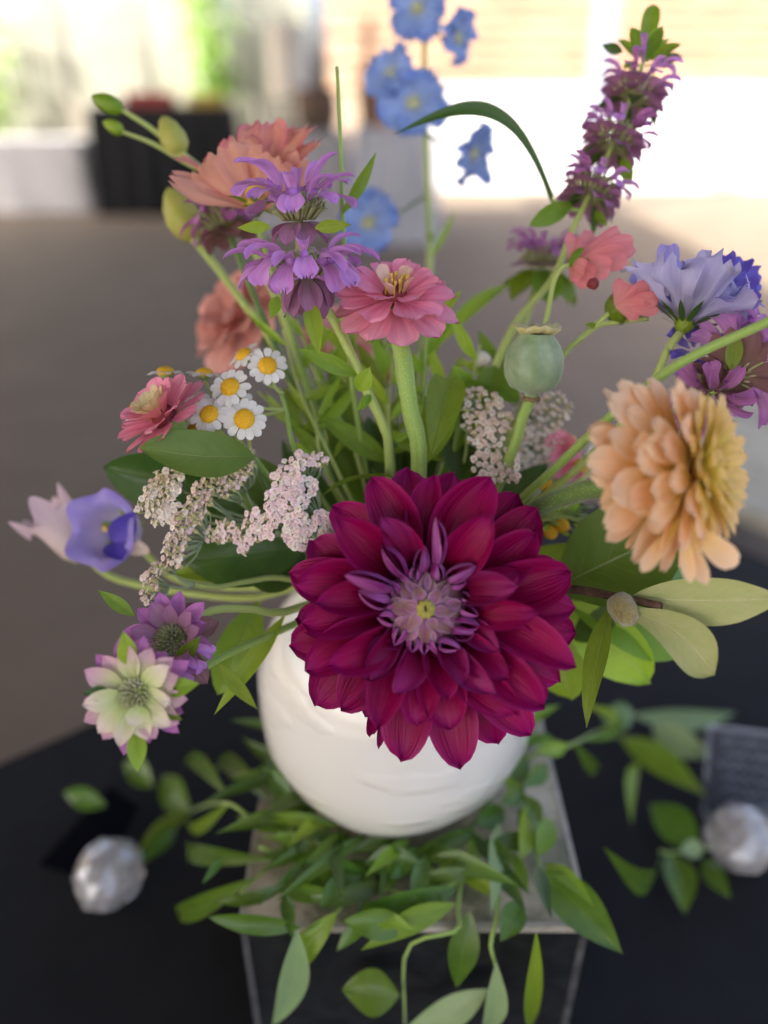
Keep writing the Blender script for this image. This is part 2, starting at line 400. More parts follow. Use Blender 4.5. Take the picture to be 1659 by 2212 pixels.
M['disc']=plain('daisy_disc',(.72,.36,.008),(.80,.50,.02),rough=.65,scale=900,bumpd=.0008,bscale=1500)
M['disc_old']=plain('daisy_disc_old',(.52,.25,.01),(.62,.34,.02),rough=.65,scale=900,bumpd=.0008,bscale=1500)
M['yarrow']=plain('yarrow_cream',(.86,.78,.68),(.88,.84,.74),rough=.6,scale=250,tr=.25,var=.16)
M['yarrow_pink']=plain('yarrow_pink',(.84,.60,.62),(.88,.76,.74),rough=.6,scale=250,tr=.25,var=.2)
M['yarrow_tan']=plain('yarrow_tan',(.76,.60,.49),(.84,.71,.60),rough=.65,scale=250,tr=.25,var=.2)
M['cup_green']=plain('yarrow_cup',(.34,.36,.12),(.48,.42,.20),rough=.6,scale=400,var=.3)
M['yarrow_eye']=plain('yarrow_eye',(.66,.50,.40),(.74,.64,.48),rough=.7,scale=900)
M['stem']=stem_mat('stem_green',(.23,.38,.06),(.34,.49,.11))
M['stem_l']=stem_mat('stem_light',(.38,.50,.10),(.48,.58,.18))
M['stem_d']=stem_mat('stem_dark',(.09,.17,.03),(.14,.24,.05))
M['stem_y']=stem_mat('stem_grey_green',(.26,.36,.17),(.38,.46,.26))
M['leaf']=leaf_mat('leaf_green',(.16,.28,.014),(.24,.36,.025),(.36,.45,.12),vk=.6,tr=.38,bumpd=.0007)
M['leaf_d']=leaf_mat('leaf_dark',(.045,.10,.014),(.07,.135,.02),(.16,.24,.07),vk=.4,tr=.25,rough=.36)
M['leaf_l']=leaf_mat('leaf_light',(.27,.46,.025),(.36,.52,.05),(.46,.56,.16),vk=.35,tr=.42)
M['ruscus']=leaf_mat('ruscus_leaf',(.065,.15,.014),(.115,.215,.02),(.24,.36,.09),vk=.3,tr=.3,rough=.26,spec=.55,back=(.17,.27,.09),nv=3,slope=1.3,bumpd=.0003)
M['ruscus_l']=leaf_mat('ruscus_leaf_light',(.19,.33,.02),(.26,.39,.035),(.40,.52,.14),vk=.3,tr=.4,rough=.3,spec=.5,nv=3,slope=1.3,bumpd=.0003)
M['ruscus_p']=leaf_mat('ruscus_leaf_back',(.24,.36,.15),(.31,.43,.20),(.42,.52,.28),vk=.35,tr=.3,rough=.4,nv=3,slope=1.3,bumpd=.0003)
M['mag']=leaf_mat('magnolia_leaf',(.11,.19,.018),(.15,.235,.03),(.32,.38,.13),vk=.75,tr=.25,rough=.42,back=(.36,.40,.16),nv=8,slope=.30,vein_w=.035,bumpd=.0005)
M['mag_b']=leaf_mat('magnolia_leaf_back',(.30,.37,.12),(.40,.42,.19),(.64,.64,.38),vk=.75,tr=.25,rough=.6,spec=.25,nv=9,slope=.30,vein_w=.04,bumpd=.0006,spots=(.40,.33,.16))
M['mag_l']=leaf_mat('magnolia_leaf_glossy',(.13,.32,.08),(.20,.38,.12),(.30,.45,.18),vk=.3,tr=.25,rough=.3,nv=8)
M['twig']=plain('twig_bark',(.06,.03,.018),(.12,.07,.04),rough=.8,scale=300,bumpd=.001)
M['fuzz']=plain('fuzzy_bud',(.24,.19,.05),(.34,.29,.10),rough=.9,scale=700,bumpd=.002,sheen=.8)
M['poppy']=plain('poppy_pod',(.17,.26,.12),(.31,.39,.25),rough=.6,spec=.25,scale=85,bumpd=.0006,detail=7,sheen=.3)
M['poppy_crown']=plain('poppy_crown',(.44,.42,.16),(.56,.50,.26),rough=.7,scale=500,bumpd=.0004)
M['poppy_ring']=plain('poppy_ring',(.16,.10,.05),(.24,.17,.08),rough=.8,scale=700)
M['bud_y']=plain('bud_yellow_green',(.42,.46,.07),(.50,.46,.12),rough=.5,scale=120,tr=.2)
M['stamen']=plain('stamen_gold',(.62,.38,.06),(.72,.50,.10),rough=.6,scale=900)
# ---------------------------------------------------------------- setting materials
def vase_mat():
    m,n=newmat('vase_glaze'); g=G(n); o=g.obj()
    a=g.noise(o,9.0,3,.5); b=g.noise(o,55.0,4,.6)
    c=g.mix(g.math('MULTIPLY_ADD',a,1.6,-.3,clamp=True),(.72,.70,.62),(.78,.77,.71))
    st=g.math('MULTIPLY_ADD',g.noise(o,34.0,5,.65),9.0,-6.0,clamp=True)
    c=g.mix(g.math('MULTIPLY',st,.35),c,(.48,.42,.28))
    # carved band strokes
    mp=g.node('ShaderNodeMapping'); g.l(o,mp.inputs[0]); mp.inputs['Scale'].default_value=(1,1,2.2); mp.inputs['Rotation'].default_value=(.3,.5,.2)
    car=g.noise(mp.outputs[0],30.0,1,.3); car=g.math('MULTIPLY_ADD',car,7.0,-3.9,clamp=True)
    h=g.math('ADD',g.math('MULTIPLY',car,1.0),g.math('MULTIPLY',b,.25))
    sh=g.bsdf(c,.20,.5,g.bump(h,.0019,.5),Coat_Weight=.5,Coat_Roughness=.08); g.out(sh); return m
M['vase']=vase_mat()
def riser_top_mat():
    m,n=newmat('riser_top_wood'); g=G(n); o=g.obj()
    a=g.noise(o,16.0,5,.65); b=g.noise(o,70.0,4,.7)
    c=g.ramp(a,[(.32,(.07,.08,.04)),(.45,(.20,.19,.12)),(.54,(.46,.39,.28)),(.7,(.58,.51,.40))])
    c=g.mix(g.math('MULTIPLY_ADD',b,3.0,-1.5,clamp=True),c,(.24,.24,.17))
    sh=g.bsdf(c,.5,.4,g.bump(b,.001,.5)); g.out(sh); return m
M['riser_top']=riser_top_mat()
M['riser_black']=plain('riser_black_paint',(.010,.011,.012),(.022,.023,.024),rough=.42,spec=.4,scale=90,bumpd=.0006,detail=6)
M['riser_worn']=plain('riser_worn_edge',(.10,.10,.10),(.035,.035,.036),rough=.6,scale=60,bumpd=.0005,detail=6)
M['riser_pale']=plain('riser_pale_edge',(.46,.42,.34),(.28,.26,.21),rough=.6,scale=60,bumpd=.0005)
M['cloth']=plain('black_tablecloth',(.0062,.007,.0078),(.009,.0098,.011),rough=.85,spec=.2,scale=25,bumpd=.0008,bscale=700,sheen=.04)
M['floor']=plain('concrete_floor',(.128,.100,.070),(.152,.120,.086),rough=.7,spec=.25,scale=2.2,bumpd=.001,bscale=40)

# ---------------------------------------------------------------- floor, unseen shade roof, backdrop
vs,fs=[],[]
struct('floor',mesh('floor',[(-40,-20,0),(40,-20,0),(40,60,0),(-40,60,0)],[(0,1,2,3)],M['floor']))
M['roof']=plain('shade_roof_dark',(.14,.10,.07),(.18,.13,.09),rough=.7,scale=4)
rf=thing('shade_roof','unseen roof added to shade the tables and shape the daylight','roof',(0,3,3.1))
RFM=Matrix.Translation((0,0,3.1))  # roof added out of view; slab edges set to shape the daylight
box('roof_slab',(-7,-.6,-4.6,8.0,0,.12),M['roof'],rf,RFM)
box('roof_slab',(-.599,.4,-4.6,8.9,0,.12),M['roof'],rf,RFM)
M['post']=plain('shade_roof_post',(.46,.46,.50),(.54,.53,.55),rough=.6,scale=8)
for (px,py) in ((-6.8,-4.4),(.3,-4.4),(-6.8,7.9)):
    if px<0 or py<0: box('roof_post',(px-.06,px+.06,py-.06,py+.06,-3.099,0),M['post'],rf,RFM)

VX,VY=0.0079,0.3725
RISER_Z=CAMZ-.422; TABLE_Z=CAMZ-.575
# table: a corner points away from the camera
Tm=Matrix.Translation((.371,1.074,TABLE_Z))@Matrix.Rotation(math.atan2(.6,.8),4,'Z')     # x axis along (.8,.6)
tb=thing('display_table','long table draped in a plain black cloth under the flower display','table',Tm@Vector((-.8,-.5,-TABLE_Z)))
def cloth_geo():
    b=MB(); nx,ny=40,24; X0,X1,Y0,Y1=-2.0,0.0,-1.3,0.0
    for j in range(ny+1):
        for i in range(nx+1):
            x=X0+(X1-X0)*i/nx; y=Y0+(Y1-Y0)*j/ny
            b.v.append(Vector((x,y,.0012*mnoise.noise((x*3,y*3,1))))); b.u.append((i/nx,j/ny))
    for j in range(ny):
        for i in range(nx):
            k=nx+1; b.f.append((j*k+i,j*k+i+1,(j+1)*k+i+1,(j+1)*k+i)); b.m.append(0)
    # hanging skirt with folds
    per=[]; 
    def edge(p,q,n):
        for i in range(n):
            t=i/n; per.append((Vector(p).lerp(Vector(q),t)))
    edge((X0,Y0,0),(X1,Y0,0),120); edge((X1,Y0,0),(X1,Y1,0),80); edge((X1,Y1,0),(X0,Y1,0),120); edge((X0,Y1,0),(X0,Y0,0),80)
    n=len(per); o=len(b.v); cx=Vector(((X0+X1)/2,(Y0+Y1)/2,0)); rows=6
    for r in range(rows):
        for i,p in enumerate(per):
            z=-(TABLE_Z-.02)*r/(rows-1); out=(p-cx).normalized()*(.004+.03*(r/(rows-1))*(.6+.6*math.sin(i*.55+math.sin(i*.13)*2)))
            b.v.append(p+out+Vector((0,0,z))); b.u.append((i/n,r/5))
    for r in range(rows-1):
        for i in range(n): b.f.append((o+r*n+i,o+(r+1)*n+i,o+(r+1)*n+(i+1)%n,o+r*n+(i+1)%n)); b.m.append(0)
    return b.build('tablecloth',M['cloth'])
part('tablecloth',cloth_geo(),tb,Tm)
M['trestle']=plain('trestle_wood',(.3,.22,.14),rough=.7)
box('tabletop',(-1.98,-.02,-1.28,-.02,-.03,-.006),M['trestle'],tb,Tm)
for (lx,ly) in ((-1.9,-1.2),(-.1,-1.2),(-1.9,-.1),(-.1,-.1)):
    box('leg',(lx-.025,lx+.025,ly-.025,ly+.025,-TABLE_Z+.001,-.03),M['trestle'],tb,Tm)

# riser
rs=thing('display_riser','black painted wooden box with a weathered pale top under the white vase','riser',(.0175,.366,TABLE_Z))
Rm=Matrix.Translation((.0175,.366,TABLE_Z)); H=RISER_Z-TABLE_Z; hw=.1
box('top_board',(-hw,hw,-hw,hw,H-.006,H),M['riser_top'],rs,Rm)
box('front_panel',(-hw+.004,hw-.004,-hw+.001,-hw+.008,.002,H-.0065),M['riser_black'],rs,Rm)
box('back_panel',(-hw+.004,hw-.004,hw-.008,hw-.001,.002,H-.0065),M['riser_black'],rs,Rm)
box('side_panel',(-hw+.001,-hw+.008,-hw+.0085,hw-.0085,.002,H-.0065),M['riser_black'],rs,Rm)
box('side_panel',(hw-.008,hw-.001,-hw+.0085,hw-.0085,.002,H-.0065),M['riser_black'],rs,Rm)
for sx in (-1,1):
    for sy in (-1,1):
        a,b_=sorted((sx*hw,sx*(hw-.0042))); c,d_=sorted((sy*hw,sy*(hw-.0042)))
        box('corner_strip',(a,b_,c,d_,.001,H-.0065),M['riser_worn'],rs,Rm)
for sy in (-1,1):
    c,d_=sorted((sy*(hw+.0012),sy*(hw-.002))); box('edge_strip',(-hw-.001,hw+.001,c,d_,H-.0045,H+.0008),M['riser_pale'],rs,Rm)
for sx in (-1,1):
    c,d_=sorted((sx*(hw+.0012),sx*(hw-.002))); box('edge_strip',(c,d_,-hw+.0025,hw-.0025,H-.0045,H+.0008),M['riser_pale'],rs,Rm)

# vase
vz=RISER_Z+.0006
prof=[(.0,.0),(.030,.0),(.036,.001),(.050,.008),(.066,.023),(.078,.042),(.0852,.064),(.0868,.085),(.0852,.104),(.079,.125),(.068,.142),(.056,.153),(.050,.158),(.0485,.163),(.050,.168),(.0495,.170),(.047,.1695),
      (.0455,.165),(.046,.160),(.052,.152),(.064,.139),(.075,.122),(.081,.104),(.0825,.085),(.081,.064),(.074,.044),(.062,.026),(.046,.012),(.03,.006),(.0,.005)]
pr=[]
for i in range(len(prof)-1):
    pr.append(prof[i]); pr.append(((prof[i][0]+prof[i+1][0])/2,(prof[i][1]+prof[i+1][1])/2))
pr.append(prof[-1])
def vw(r,z,a,t):
    k=.0007*math.sin(a*3+z*40)+.0005*math.sin(a*5-z*70)
    return (r+k if r>.02 else r, z)
v_,f_,u_=lathe_geo(pr,96,vw)
vm=mesh('vase',v_,f_,M['vase'],u_)
vase=link('vase',vm,None,Matrix.Translation((VX,VY,vz))); vase['label']='round glossy off-white ceramic vase holding the bouquet'; vase['category']='vase'
MOUTH=Vector((VX,VY,vz+.165))
def stem_path(head, via=(), spread=.028, seed=None):
    """from a flower head down through the vase mouth to the vase bottom"""
    r=random.Random(seed if seed is not None else rnd.random())
    h=Vector(head); d=h-MOUTH; hd=Vector((d.x,d.y,0)); L=hd.length
    off=hd.normalized()*min(spread,L*.35) if L>1e-4 else Vector()
    off+=Vector((r.uniform(-.008,.008),r.uniform(-.008,.008),0))
    m=MOUTH+off; bot=Vector((VX,VY,vz+.03))-off*1.0+Vector((r.uniform(-.01,.01),r.uniform(-.01,.01),0))
    return [h]+[Vector(p) for p in via]+[m,m.lerp(bot,.5),bot]
def base_pt(): return Vector((VX,VY,vz+.03))
def stem(parent, pts, r0, r1, mat, n=22, k=8, name='stem'):
    return tube(name,pts,[(0,r0),(1,r1)],mat,parent,n,k,.04)

# ---------------------------------------------------------------- dahlia
DC=P(918,1310,.335); DN=N(-.03,.05,1.0); DM=frame(DC,DN)
dh=thing('dahlia','large dark magenta dahlia with a tight mauve centre in front of the white vase','flower',base_pt())
S=.455/F*.335
def dahlia_petal(tx,ty,wpx,layer,cup=None,tip=None,name='petal',side=0,mat=None,el=None,bend=None,r0=None,z0=None):
    LAY={0:(.014,-.0185,.36,-.55,.7,1.0,'dahlia'),1:(.014,-.0115,.66,-.72,1.3,2.1,'dahlia'),2:(.0145,-.004,.92,-.80,1.9,2.7,'dahlia'),
         3:(.0150,-.001,1.02,-.65,2.4,2.6,'dahlia_in'),4:(.0155,.002,1.15,-.4,6.6,5.2,'dahlia_in'),5:(.0152,.000,.98,-.40,6.8,5.0,'dahlia_in')}
    R0,Z0,E,B,c0,c1,mt=LAY[layer]
    R0=r0 or R0; Z0=z0 if z0 is not None else Z0; E=el if el is not None else E; B=bend if bend is not None else B
    x=(tx-805)*S; y=-(ty-780)*S; r=math.hypot(x,y); a=math.atan2(-x,y)
    E+=rnd.uniform(-.12,.12)
    fi=(cup or (c0+c1)/2); wk=(fi/2)/math.sin(min(fi,2.6)/2)*(.9 if layer>2 else .9); R0*=rnd.uniform(.97,1.03)
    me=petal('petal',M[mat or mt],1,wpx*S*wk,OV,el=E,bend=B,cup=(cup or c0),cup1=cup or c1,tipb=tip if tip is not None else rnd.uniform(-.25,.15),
             chord=max(.004,r-R0),nu=10,nv=16,ruf=.075,rf=6,seed=rnd.randrange(9999),side=side+rnd.uniform(-.2,.2),rib=.018,fold=.2 if layer<3 else 0)
    rl=rnd.uniform(-.22,.22)*(1 if layer<3 else 3.2)
    part(name,me,dh,DM@RZ(a)@T(0,R0,Z0)@RX(E)@RY(rl)@RX(-E))
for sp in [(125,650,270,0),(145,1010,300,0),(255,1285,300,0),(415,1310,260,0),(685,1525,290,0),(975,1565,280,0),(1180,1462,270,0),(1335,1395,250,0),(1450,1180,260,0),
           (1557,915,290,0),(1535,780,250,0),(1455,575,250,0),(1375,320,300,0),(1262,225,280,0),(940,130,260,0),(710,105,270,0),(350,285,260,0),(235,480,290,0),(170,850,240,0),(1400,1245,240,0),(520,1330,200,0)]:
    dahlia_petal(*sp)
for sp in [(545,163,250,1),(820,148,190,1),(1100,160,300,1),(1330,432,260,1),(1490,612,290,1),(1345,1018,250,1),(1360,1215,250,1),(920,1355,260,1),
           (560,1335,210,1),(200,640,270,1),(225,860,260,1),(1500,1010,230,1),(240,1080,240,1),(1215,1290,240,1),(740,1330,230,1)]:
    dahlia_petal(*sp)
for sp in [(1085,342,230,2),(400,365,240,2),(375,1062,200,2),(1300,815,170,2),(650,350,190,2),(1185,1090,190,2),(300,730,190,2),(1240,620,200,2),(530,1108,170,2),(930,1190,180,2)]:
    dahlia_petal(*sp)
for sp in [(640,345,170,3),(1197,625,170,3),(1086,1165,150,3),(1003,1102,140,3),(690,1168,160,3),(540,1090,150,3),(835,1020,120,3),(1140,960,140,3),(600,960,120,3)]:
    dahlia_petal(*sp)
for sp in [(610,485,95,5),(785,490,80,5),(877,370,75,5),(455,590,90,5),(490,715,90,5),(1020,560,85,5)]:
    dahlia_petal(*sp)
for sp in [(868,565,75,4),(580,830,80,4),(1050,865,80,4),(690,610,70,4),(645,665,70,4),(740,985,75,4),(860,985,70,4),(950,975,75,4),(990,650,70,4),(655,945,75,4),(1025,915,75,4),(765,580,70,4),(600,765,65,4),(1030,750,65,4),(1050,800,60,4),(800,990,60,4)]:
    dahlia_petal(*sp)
# shrivelled petals at the lower edge
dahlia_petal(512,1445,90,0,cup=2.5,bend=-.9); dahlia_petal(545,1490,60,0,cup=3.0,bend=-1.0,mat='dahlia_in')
# centre bud: dome, scales, eye
bd,bf,bu=lathe_geo([(.0140,-.006),(.0145,-.001),(.0140,.003),(.0118,.0065),(.0085,.0088),(.005,.0100),(.0,.0104)],40)
BM=DM@SC(1.14)
bud=part('bud',mesh('bud',bd,bf,M['dahlia_bud'],[(a,.1) for a,b in bu]),dh,BM)
def bud_ring(n,r,z,el,L,Wd,bend,a0,cup=1.0,tipb=0,mat='dahlia_bud',zj=.0004):
    for i in range(n):
        a=a0+2*math.pi*(i+rnd.uniform(-.12,.12))/n
        me=petal('bud_scale',M[mat],L*rnd.uniform(.9,1.1),Wd*rnd.uniform(.9,1.12),OV,el=0,bend=bend,cup=cup,nu=8,nv=8,seed=i,tipb=tipb+rnd.uniform(-.2,.2))
        # scales lean inward: their outer face is the back of the petal grid, so turn them over
        part('bud_scale',me,bud,BM@RZ(a)@T(0,r,z)@RX(el)@RY(math.pi))
bud_ring(10,.0158,-.001,R(100),.0130,.0108,-1.1,.1,1.0)
bud_ring(9,.0150,.0038,R(122),.0130,.0098,-.8,.3,.9)
bud_ring(8,.0128,.0084,R(148),.0098,.0070,-.45,.0,.8)
bud_ring(6,.0088,.0116,R(160),.0062,.0050,-.25,.4,.7)
ev,ef,eu=lathe_geo([(.0034,.0105),(.0036,.0134),(.0029,.0141),(.0015,.0144),(.0,.0143)],20,lambda r,z,a,t:(r*(1+.16*math.sin(a*9)),z+.0003*math.sin(a*7)))
eye=part('eye',mesh('eye',ev,ef,M['dahlia_eye'],eu),dh,BM)
sv,sf,su=lathe_geo([(.0009,.0),(.0006,.0004),(.0,.0005)],10)
part('slit',mesh('slit',[(x*.55,y*1.7,z) for x,y,z in sv],sf,M['dark_slit'],su),eye,BM@T(-.0002,.0002,.0143)@RZ(.2))
cv,cf,cu=lathe_geo([(.0,-.028),(.008,-.026),(.015,-.020),(.0165,-.012),(.014,-.004)],24)
part('receptacle',mesh('receptacle',cv,cf,M['stem'],cu),dh,DM)
stem(dh,stem_path(DM@Vector((0,0,-.026)),[DM@Vector((-.004,.018,-.05))]),.0042,.0036,M['stem'])
# ================================================================ flower builders
def zpetals(name,mat,L,W,n=4,**kw):
    return [petal(name,M[mat],L*rnd.uniform(.92,1.06),W*rnd.uniform(.9,1.1),seed=rnd.randrange(9999),**kw) for _ in range(n)]
def zinnia(t, Mx, R_, rings, disc=None, stam=0, aj=.09, ej=.09):
    """rings: (n, L/R, W/R, el, bend, z/R, r0/R, mat)"""
    for (n,l,wd,el,bd,z,r0,mt) in rings:
        ms=zpetals('petal',mt,l*R_,wd*R_,5,prof=SPOON,bend=bd,cup=.7,cup1=.35,ruf=.06,rf=6,notch=.05,nu=8,nv=10,rib=.02)
        ring(t,Mx,n,r0*R_,z*R_,ms,el=el,aj=aj,ej=ej,a0=rnd.random()*6)
    if disc:
        r,h,mt=disc
        dv,df,du=lathe_geo([(r,-.3*h),(r*.95,.2*h),(r*.75,.7*h),(r*.4,.95*h),(0,h)],20,lambda rr,z,a,tt:(rr*(1+.05*math.sin(a*7)),z+.06*h*math.sin(a*9)))
        c=part('disc',mesh('disc',dv,df,M[mt],du),t,Mx)
        for i in range(stam):
            a=rnd.random()*6.28; q=rnd.uniform(.45,1.05)*r
            b=MB(); vs,fs,us=tube_geo([(0,0,0),(0,0,.25*R_*.6),(rnd.uniform(-.0006,.0006),.0004,.25*R_)],[(0,.0004),(.6,.0004),(.75,.0009),(1,.0006)],5,6); b.add(vs,fs,us)
            part('stamen',b.build('stamen',M['stamen']),c,Mx@T(math.cos(a)*q,math.sin(a)*q,h*.5))
    return t
def under_cup(t, Mx, r, h, mat='stem', name='calyx'):
    v,f,u=lathe_geo([(.0,-h),(r*.35,-h*.95),(r*.75,-h*.6),(r,-h*.15),(r*.9,.0004)],20,lambda rr,z,a,tt:(rr*(1+.05*math.sin(a*8)),z))
    return part(name,mesh(name,v,f,M[mat],u),t,Mx)

# --- bee balm (monarda)
def bee_floret(seed,L=.020,mat='bee',droop=0.0):
    r=random.Random(seed); b=MB()
    v,f,u=tube_geo([(0,0,0),(0,L*.28,L*.03),(0,L*.5,L*(.04-droop*.05))],[(0,.0007),(.5,.0010),(1,.0021)],5,8); b.add(v,f,u)
    v,f,u=petal_geo(L*.75,L*.30,STRAP,el=.55+r.uniform(-.15,.15)-droop*.3,bend=-1.2-droop*.4,cup=2.6,cup1=2.0,nu=6,nv=9,seed=seed); b.add(v,f,u,0,T(0,L*.42,L*.05))
    lw=[(0,.55),(.3,.6),(.55,.8),(.75,1),(.9,.75),(1,.35)]
    v,f,u=petal_geo(L*.66,L*.46,lw,el=-.15-droop*.3,bend=-1.5,cup=-.9 if False else .9,nu=6,nv=8,notch=.16,ruf=.08,seed=seed+3)
    b.add(v,f,u,0,T(0,L*.42,-L*.02)@RY(math.pi*0))
    return b.build('floret',M[mat])
FLORETS=[bee_floret(i,.020,'bee',i%3*.35) for i in range(6)]
FLORETS_D=[bee_floret(20+i,.018,'bee_deep',i%3*.3) for i in range(6)]
def calyx_cluster(t, Mx, r, h, n, mat='calyx', name='calyx_cluster'):
    n=int(n*1.7); b=MB(); rr=random.Random(n)
    for i in range(n):
        q=math.sqrt((i+.5)/n); a=i*2.39996
        L=h*(1-.35*q*q)*rr.uniform(.85,1.1); til=q*.9
        m=RZ(a)@T(0,q*r*.55,0)@RX(-til)
        v,f,u=tube_geo([(0,0,0),(0,0,L*.6),(0,.0002,L)],[(0,r*.045),(.6,r*.055),(.9,r*.065),(1,r*.04)],4,6); b.add(v,f,u,0,m)
        for k in range(3):
            a2=k*2.1; v,f,u=tube_geo([(math.cos(a2)*r*.05,math.sin(a2)*r*.05,L*.96),(math.cos(a2)*r*.10,math.sin(a2)*r*.10,L*1.12)],[(0,r*.03),(1,r*.005)],1,4); b.add(v,f,u,0,m)
    return part(name,b.build(name,M[mat]),t,Mx,stuff=True)
def bracts(t, Mx, n, L, W, el, bend=-.5, mat='bract', r0=.003, z0=0, name='bract', prof=ELLI, **kw):
    ms=[petal(name,M[mat],L*rnd.uniform(.85,1.1),W*rnd.uniform(.9,1.1),prof,bend=bend,cup=.8,cup1=.5,fold=.12,ruf=.04,seed=rnd.randrange(9999),nu=6,nv=8) for _ in range(4)]
    return ring(t,Mx,n,r0,z0,ms,name=name,el=el,aj=.14,ej=.16,a0=rnd.random()*6,**kw)

# --- daisies
RAY=[petal('ray',M['white'],.0056*k,.0036,[(0,.4),(.3,.8),(.6,1),(.85,.85),(.95,.6),(1,.25)],el=.05,bend=-.35,cup=.5,nu=4,nv=6,notch=.05,seed=i,rib=.03) for i,k in enumerate((1,.93,1.07,1.0))]
def disc_mesh(mat):
    b=MB(); r=.0043
    v,f,u=lathe_geo([(r*.8,-.0018),(r,-.0004),(r*.97,.0006),(r*.8,.0016),(r*.45,.0023),(0,.0025)],18); b.add(v,f,u)
    for i in range(110):
        q=math.sqrt((i+.5)/110)*r*.97; a=i*2.39996; z=.0025-(.0021*(q/r)**2.2)
        s=.00036; m=T(math.cos(a)*q,math.sin(a)*q,z)
        b.add([(s,0,0),(0,s,0),(-s,0,0),(0,-s,0),(0,0,s*1.2)],[(0,1,4),(1,2,4),(2,3,4),(3,0,4)],None,0,m)
    return b.build('disc',M[mat])
DISC=disc_mesh('disc'); DISC_O=disc_mesh('disc_old')
cupv,cupf,cupu=lathe_geo([(.0,-.0034),(.0018,-.0030),(.0036,-.0018),(.0040,-.0004)],14)
DCUP=mesh('daisy_cup',cupv,cupf,M['stem'],cupu)
def daisy(t, pos, nrm, s=1.0, nray=12, old=False, skip=()):
    Mx=frame(pos,nrm)@SC(s*1.08)
    c=part('flower_head',DISC_O if old else DISC,t,Mx)
    part('calyx',DCUP,c,Mx)
    for i in range(nray):
        if i in skip: continue
        a=2*math.pi*i/nray+rnd.uniform(-.09,.09)
        part('ray',rnd.choice(RAY),c,Mx@RZ(a)@T(0,.0036,-.0001*(i%2))@RX(rnd.uniform(-.28,.12))@RY(rnd.uniform(-.15,.15)))
    return Mx@Vector((0,0,-.0032))

# --- yarrow
def yarrow_floret(seed,mat):
    r=random.Random(seed); b=MB(); s=.00185
    for i in range(5):
        a=i*2*math.pi/5+r.uniform(-.15,.15)
        v,f,u=petal_geo(s*.95,s*1.05,[(0,.45),(.4,.9),(.75,1),(1,.6)],el=.2+r.uniform(-.25,.15),bend=-.6,cup=.5,nu=4,nv=4,notch=.12,seed=seed*7+i)
        b.add(v,f,u,0,RZ(a)@T(0,s*.18,0))
    v,f,u=lathe_geo([(s*.40,-.0001),(s*.42,.0003),(s*.25,.0006),(0,.0005)],8); b.add(v,f,u,2)
    v,f,u=lathe_geo([(.00015,-.0036),(s*.40,-.0031),(s*.58,-.0020),(s*.50,-.0008),(s*.34,.0)],8); b.add(v,f,u,1)
    return b.build('floret',[M[mat],M['cup_green'],M['yarrow_eye']])
YF={'c':[yarrow_floret(i,'yarrow') for i in range(4)],'p':[yarrow_floret(10+i,'yarrow_pink') for i in range(4)],'t':[yarrow_floret(20+i,'yarrow_tan') for i in range(4)]}
def dart(blobs, sp, seed):
    r=random.Random(seed); pts=[]
    for (u,v,rad) in blobs:
        for _ in range(int(26*(rad/sp)**2)+12):
            a=r.random()*6.283; q=rad*math.sqrt(r.random()); x,y=u+math.cos(a)*q,v+math.sin(a)*q
            if all((x-p[0])**2+(y-p[1])**2>sp*sp for p in pts): pts.append((x,y))
    return pts
def yarrow(t, pts, dfun, nfun, hub, hubs, kinds, stem_mat_='stem_y', scale=1.0):
    """florets at pixel points; each with a pedicel to the nearest sub-hub, hubs joined to the main hub"""
    ped=MB(); I=WM[t.name].inverted(); r=random.Random(len(pts))
    for (u,v) in pts:
        p=P(u,v,dfun(u,v)); nn=(nfun(u,v)+Vector((r.uniform(-.5,.5),r.uniform(-.5,.5),r.uniform(-.5,.5)))).normalized()
        s=scale*r.uniform(.7,1.2)
        part('floret',r.choice(YF[r.choice(kinds)]),t,frame(p,nn,spin=r.random()*6)@SC(s))
        q=p-nn*.0034*s; h=min(hubs,key=lambda k:(k-q).length)
        vs,fs,us=tube_geo([I@q,I@(q.lerp(h,.45)-nn*.002),I@h],[(0,.00035),(1,.0005)],4,5); ped.add(vs,fs,us)
    for h in hubs:
        vs,fs,us=tube_geo([I@h,I@(h.lerp(hub,.5)+Vector((0,0,-.002))),I@hub],[(0,.0006),(1,.0010)],6,6); ped.add(vs,fs,us)
    part('pedicels',ped.build('pedicels',M[stem_mat_]),t,WM[t.name],stuff=True)

# ================================================================ bouquet: left and centre
# pink zinnia standing above the dahlia
t=thing('zinnia','salmon pink zinnia on a thick upright stem, above the dark magenta dahlia','flower',base_pt())
ZC=P(853,640,.366); ZM=frame(ZC,N(.03,.74,.67))
zinnia(t,ZM,.0305,[(11,.82,.54,R(-8),-.30,-.10,.20,'pink'),(10,.76,.50,R(8),-.25,.0,.20,'pink'),(8,.56,.44,R(38),-.5,.06,.2,'pink'),(4,.36,.30,R(72),-.5,.10,.16,'pink_cream')],disc=(.0062,.0055,'maroon'),stam=13)
under_cup(t,ZM@T(0,0,-.003),.009,.012)
zb=ZM@Vector((0,0,-.012))
stem(t,[zb,P(868,760,.368),P(885,880,.372),P(905,1000,.385)]+stem_path(P(905,1000,.385))[1:],.0046,.0036,M['stem'],n=40,k=12)
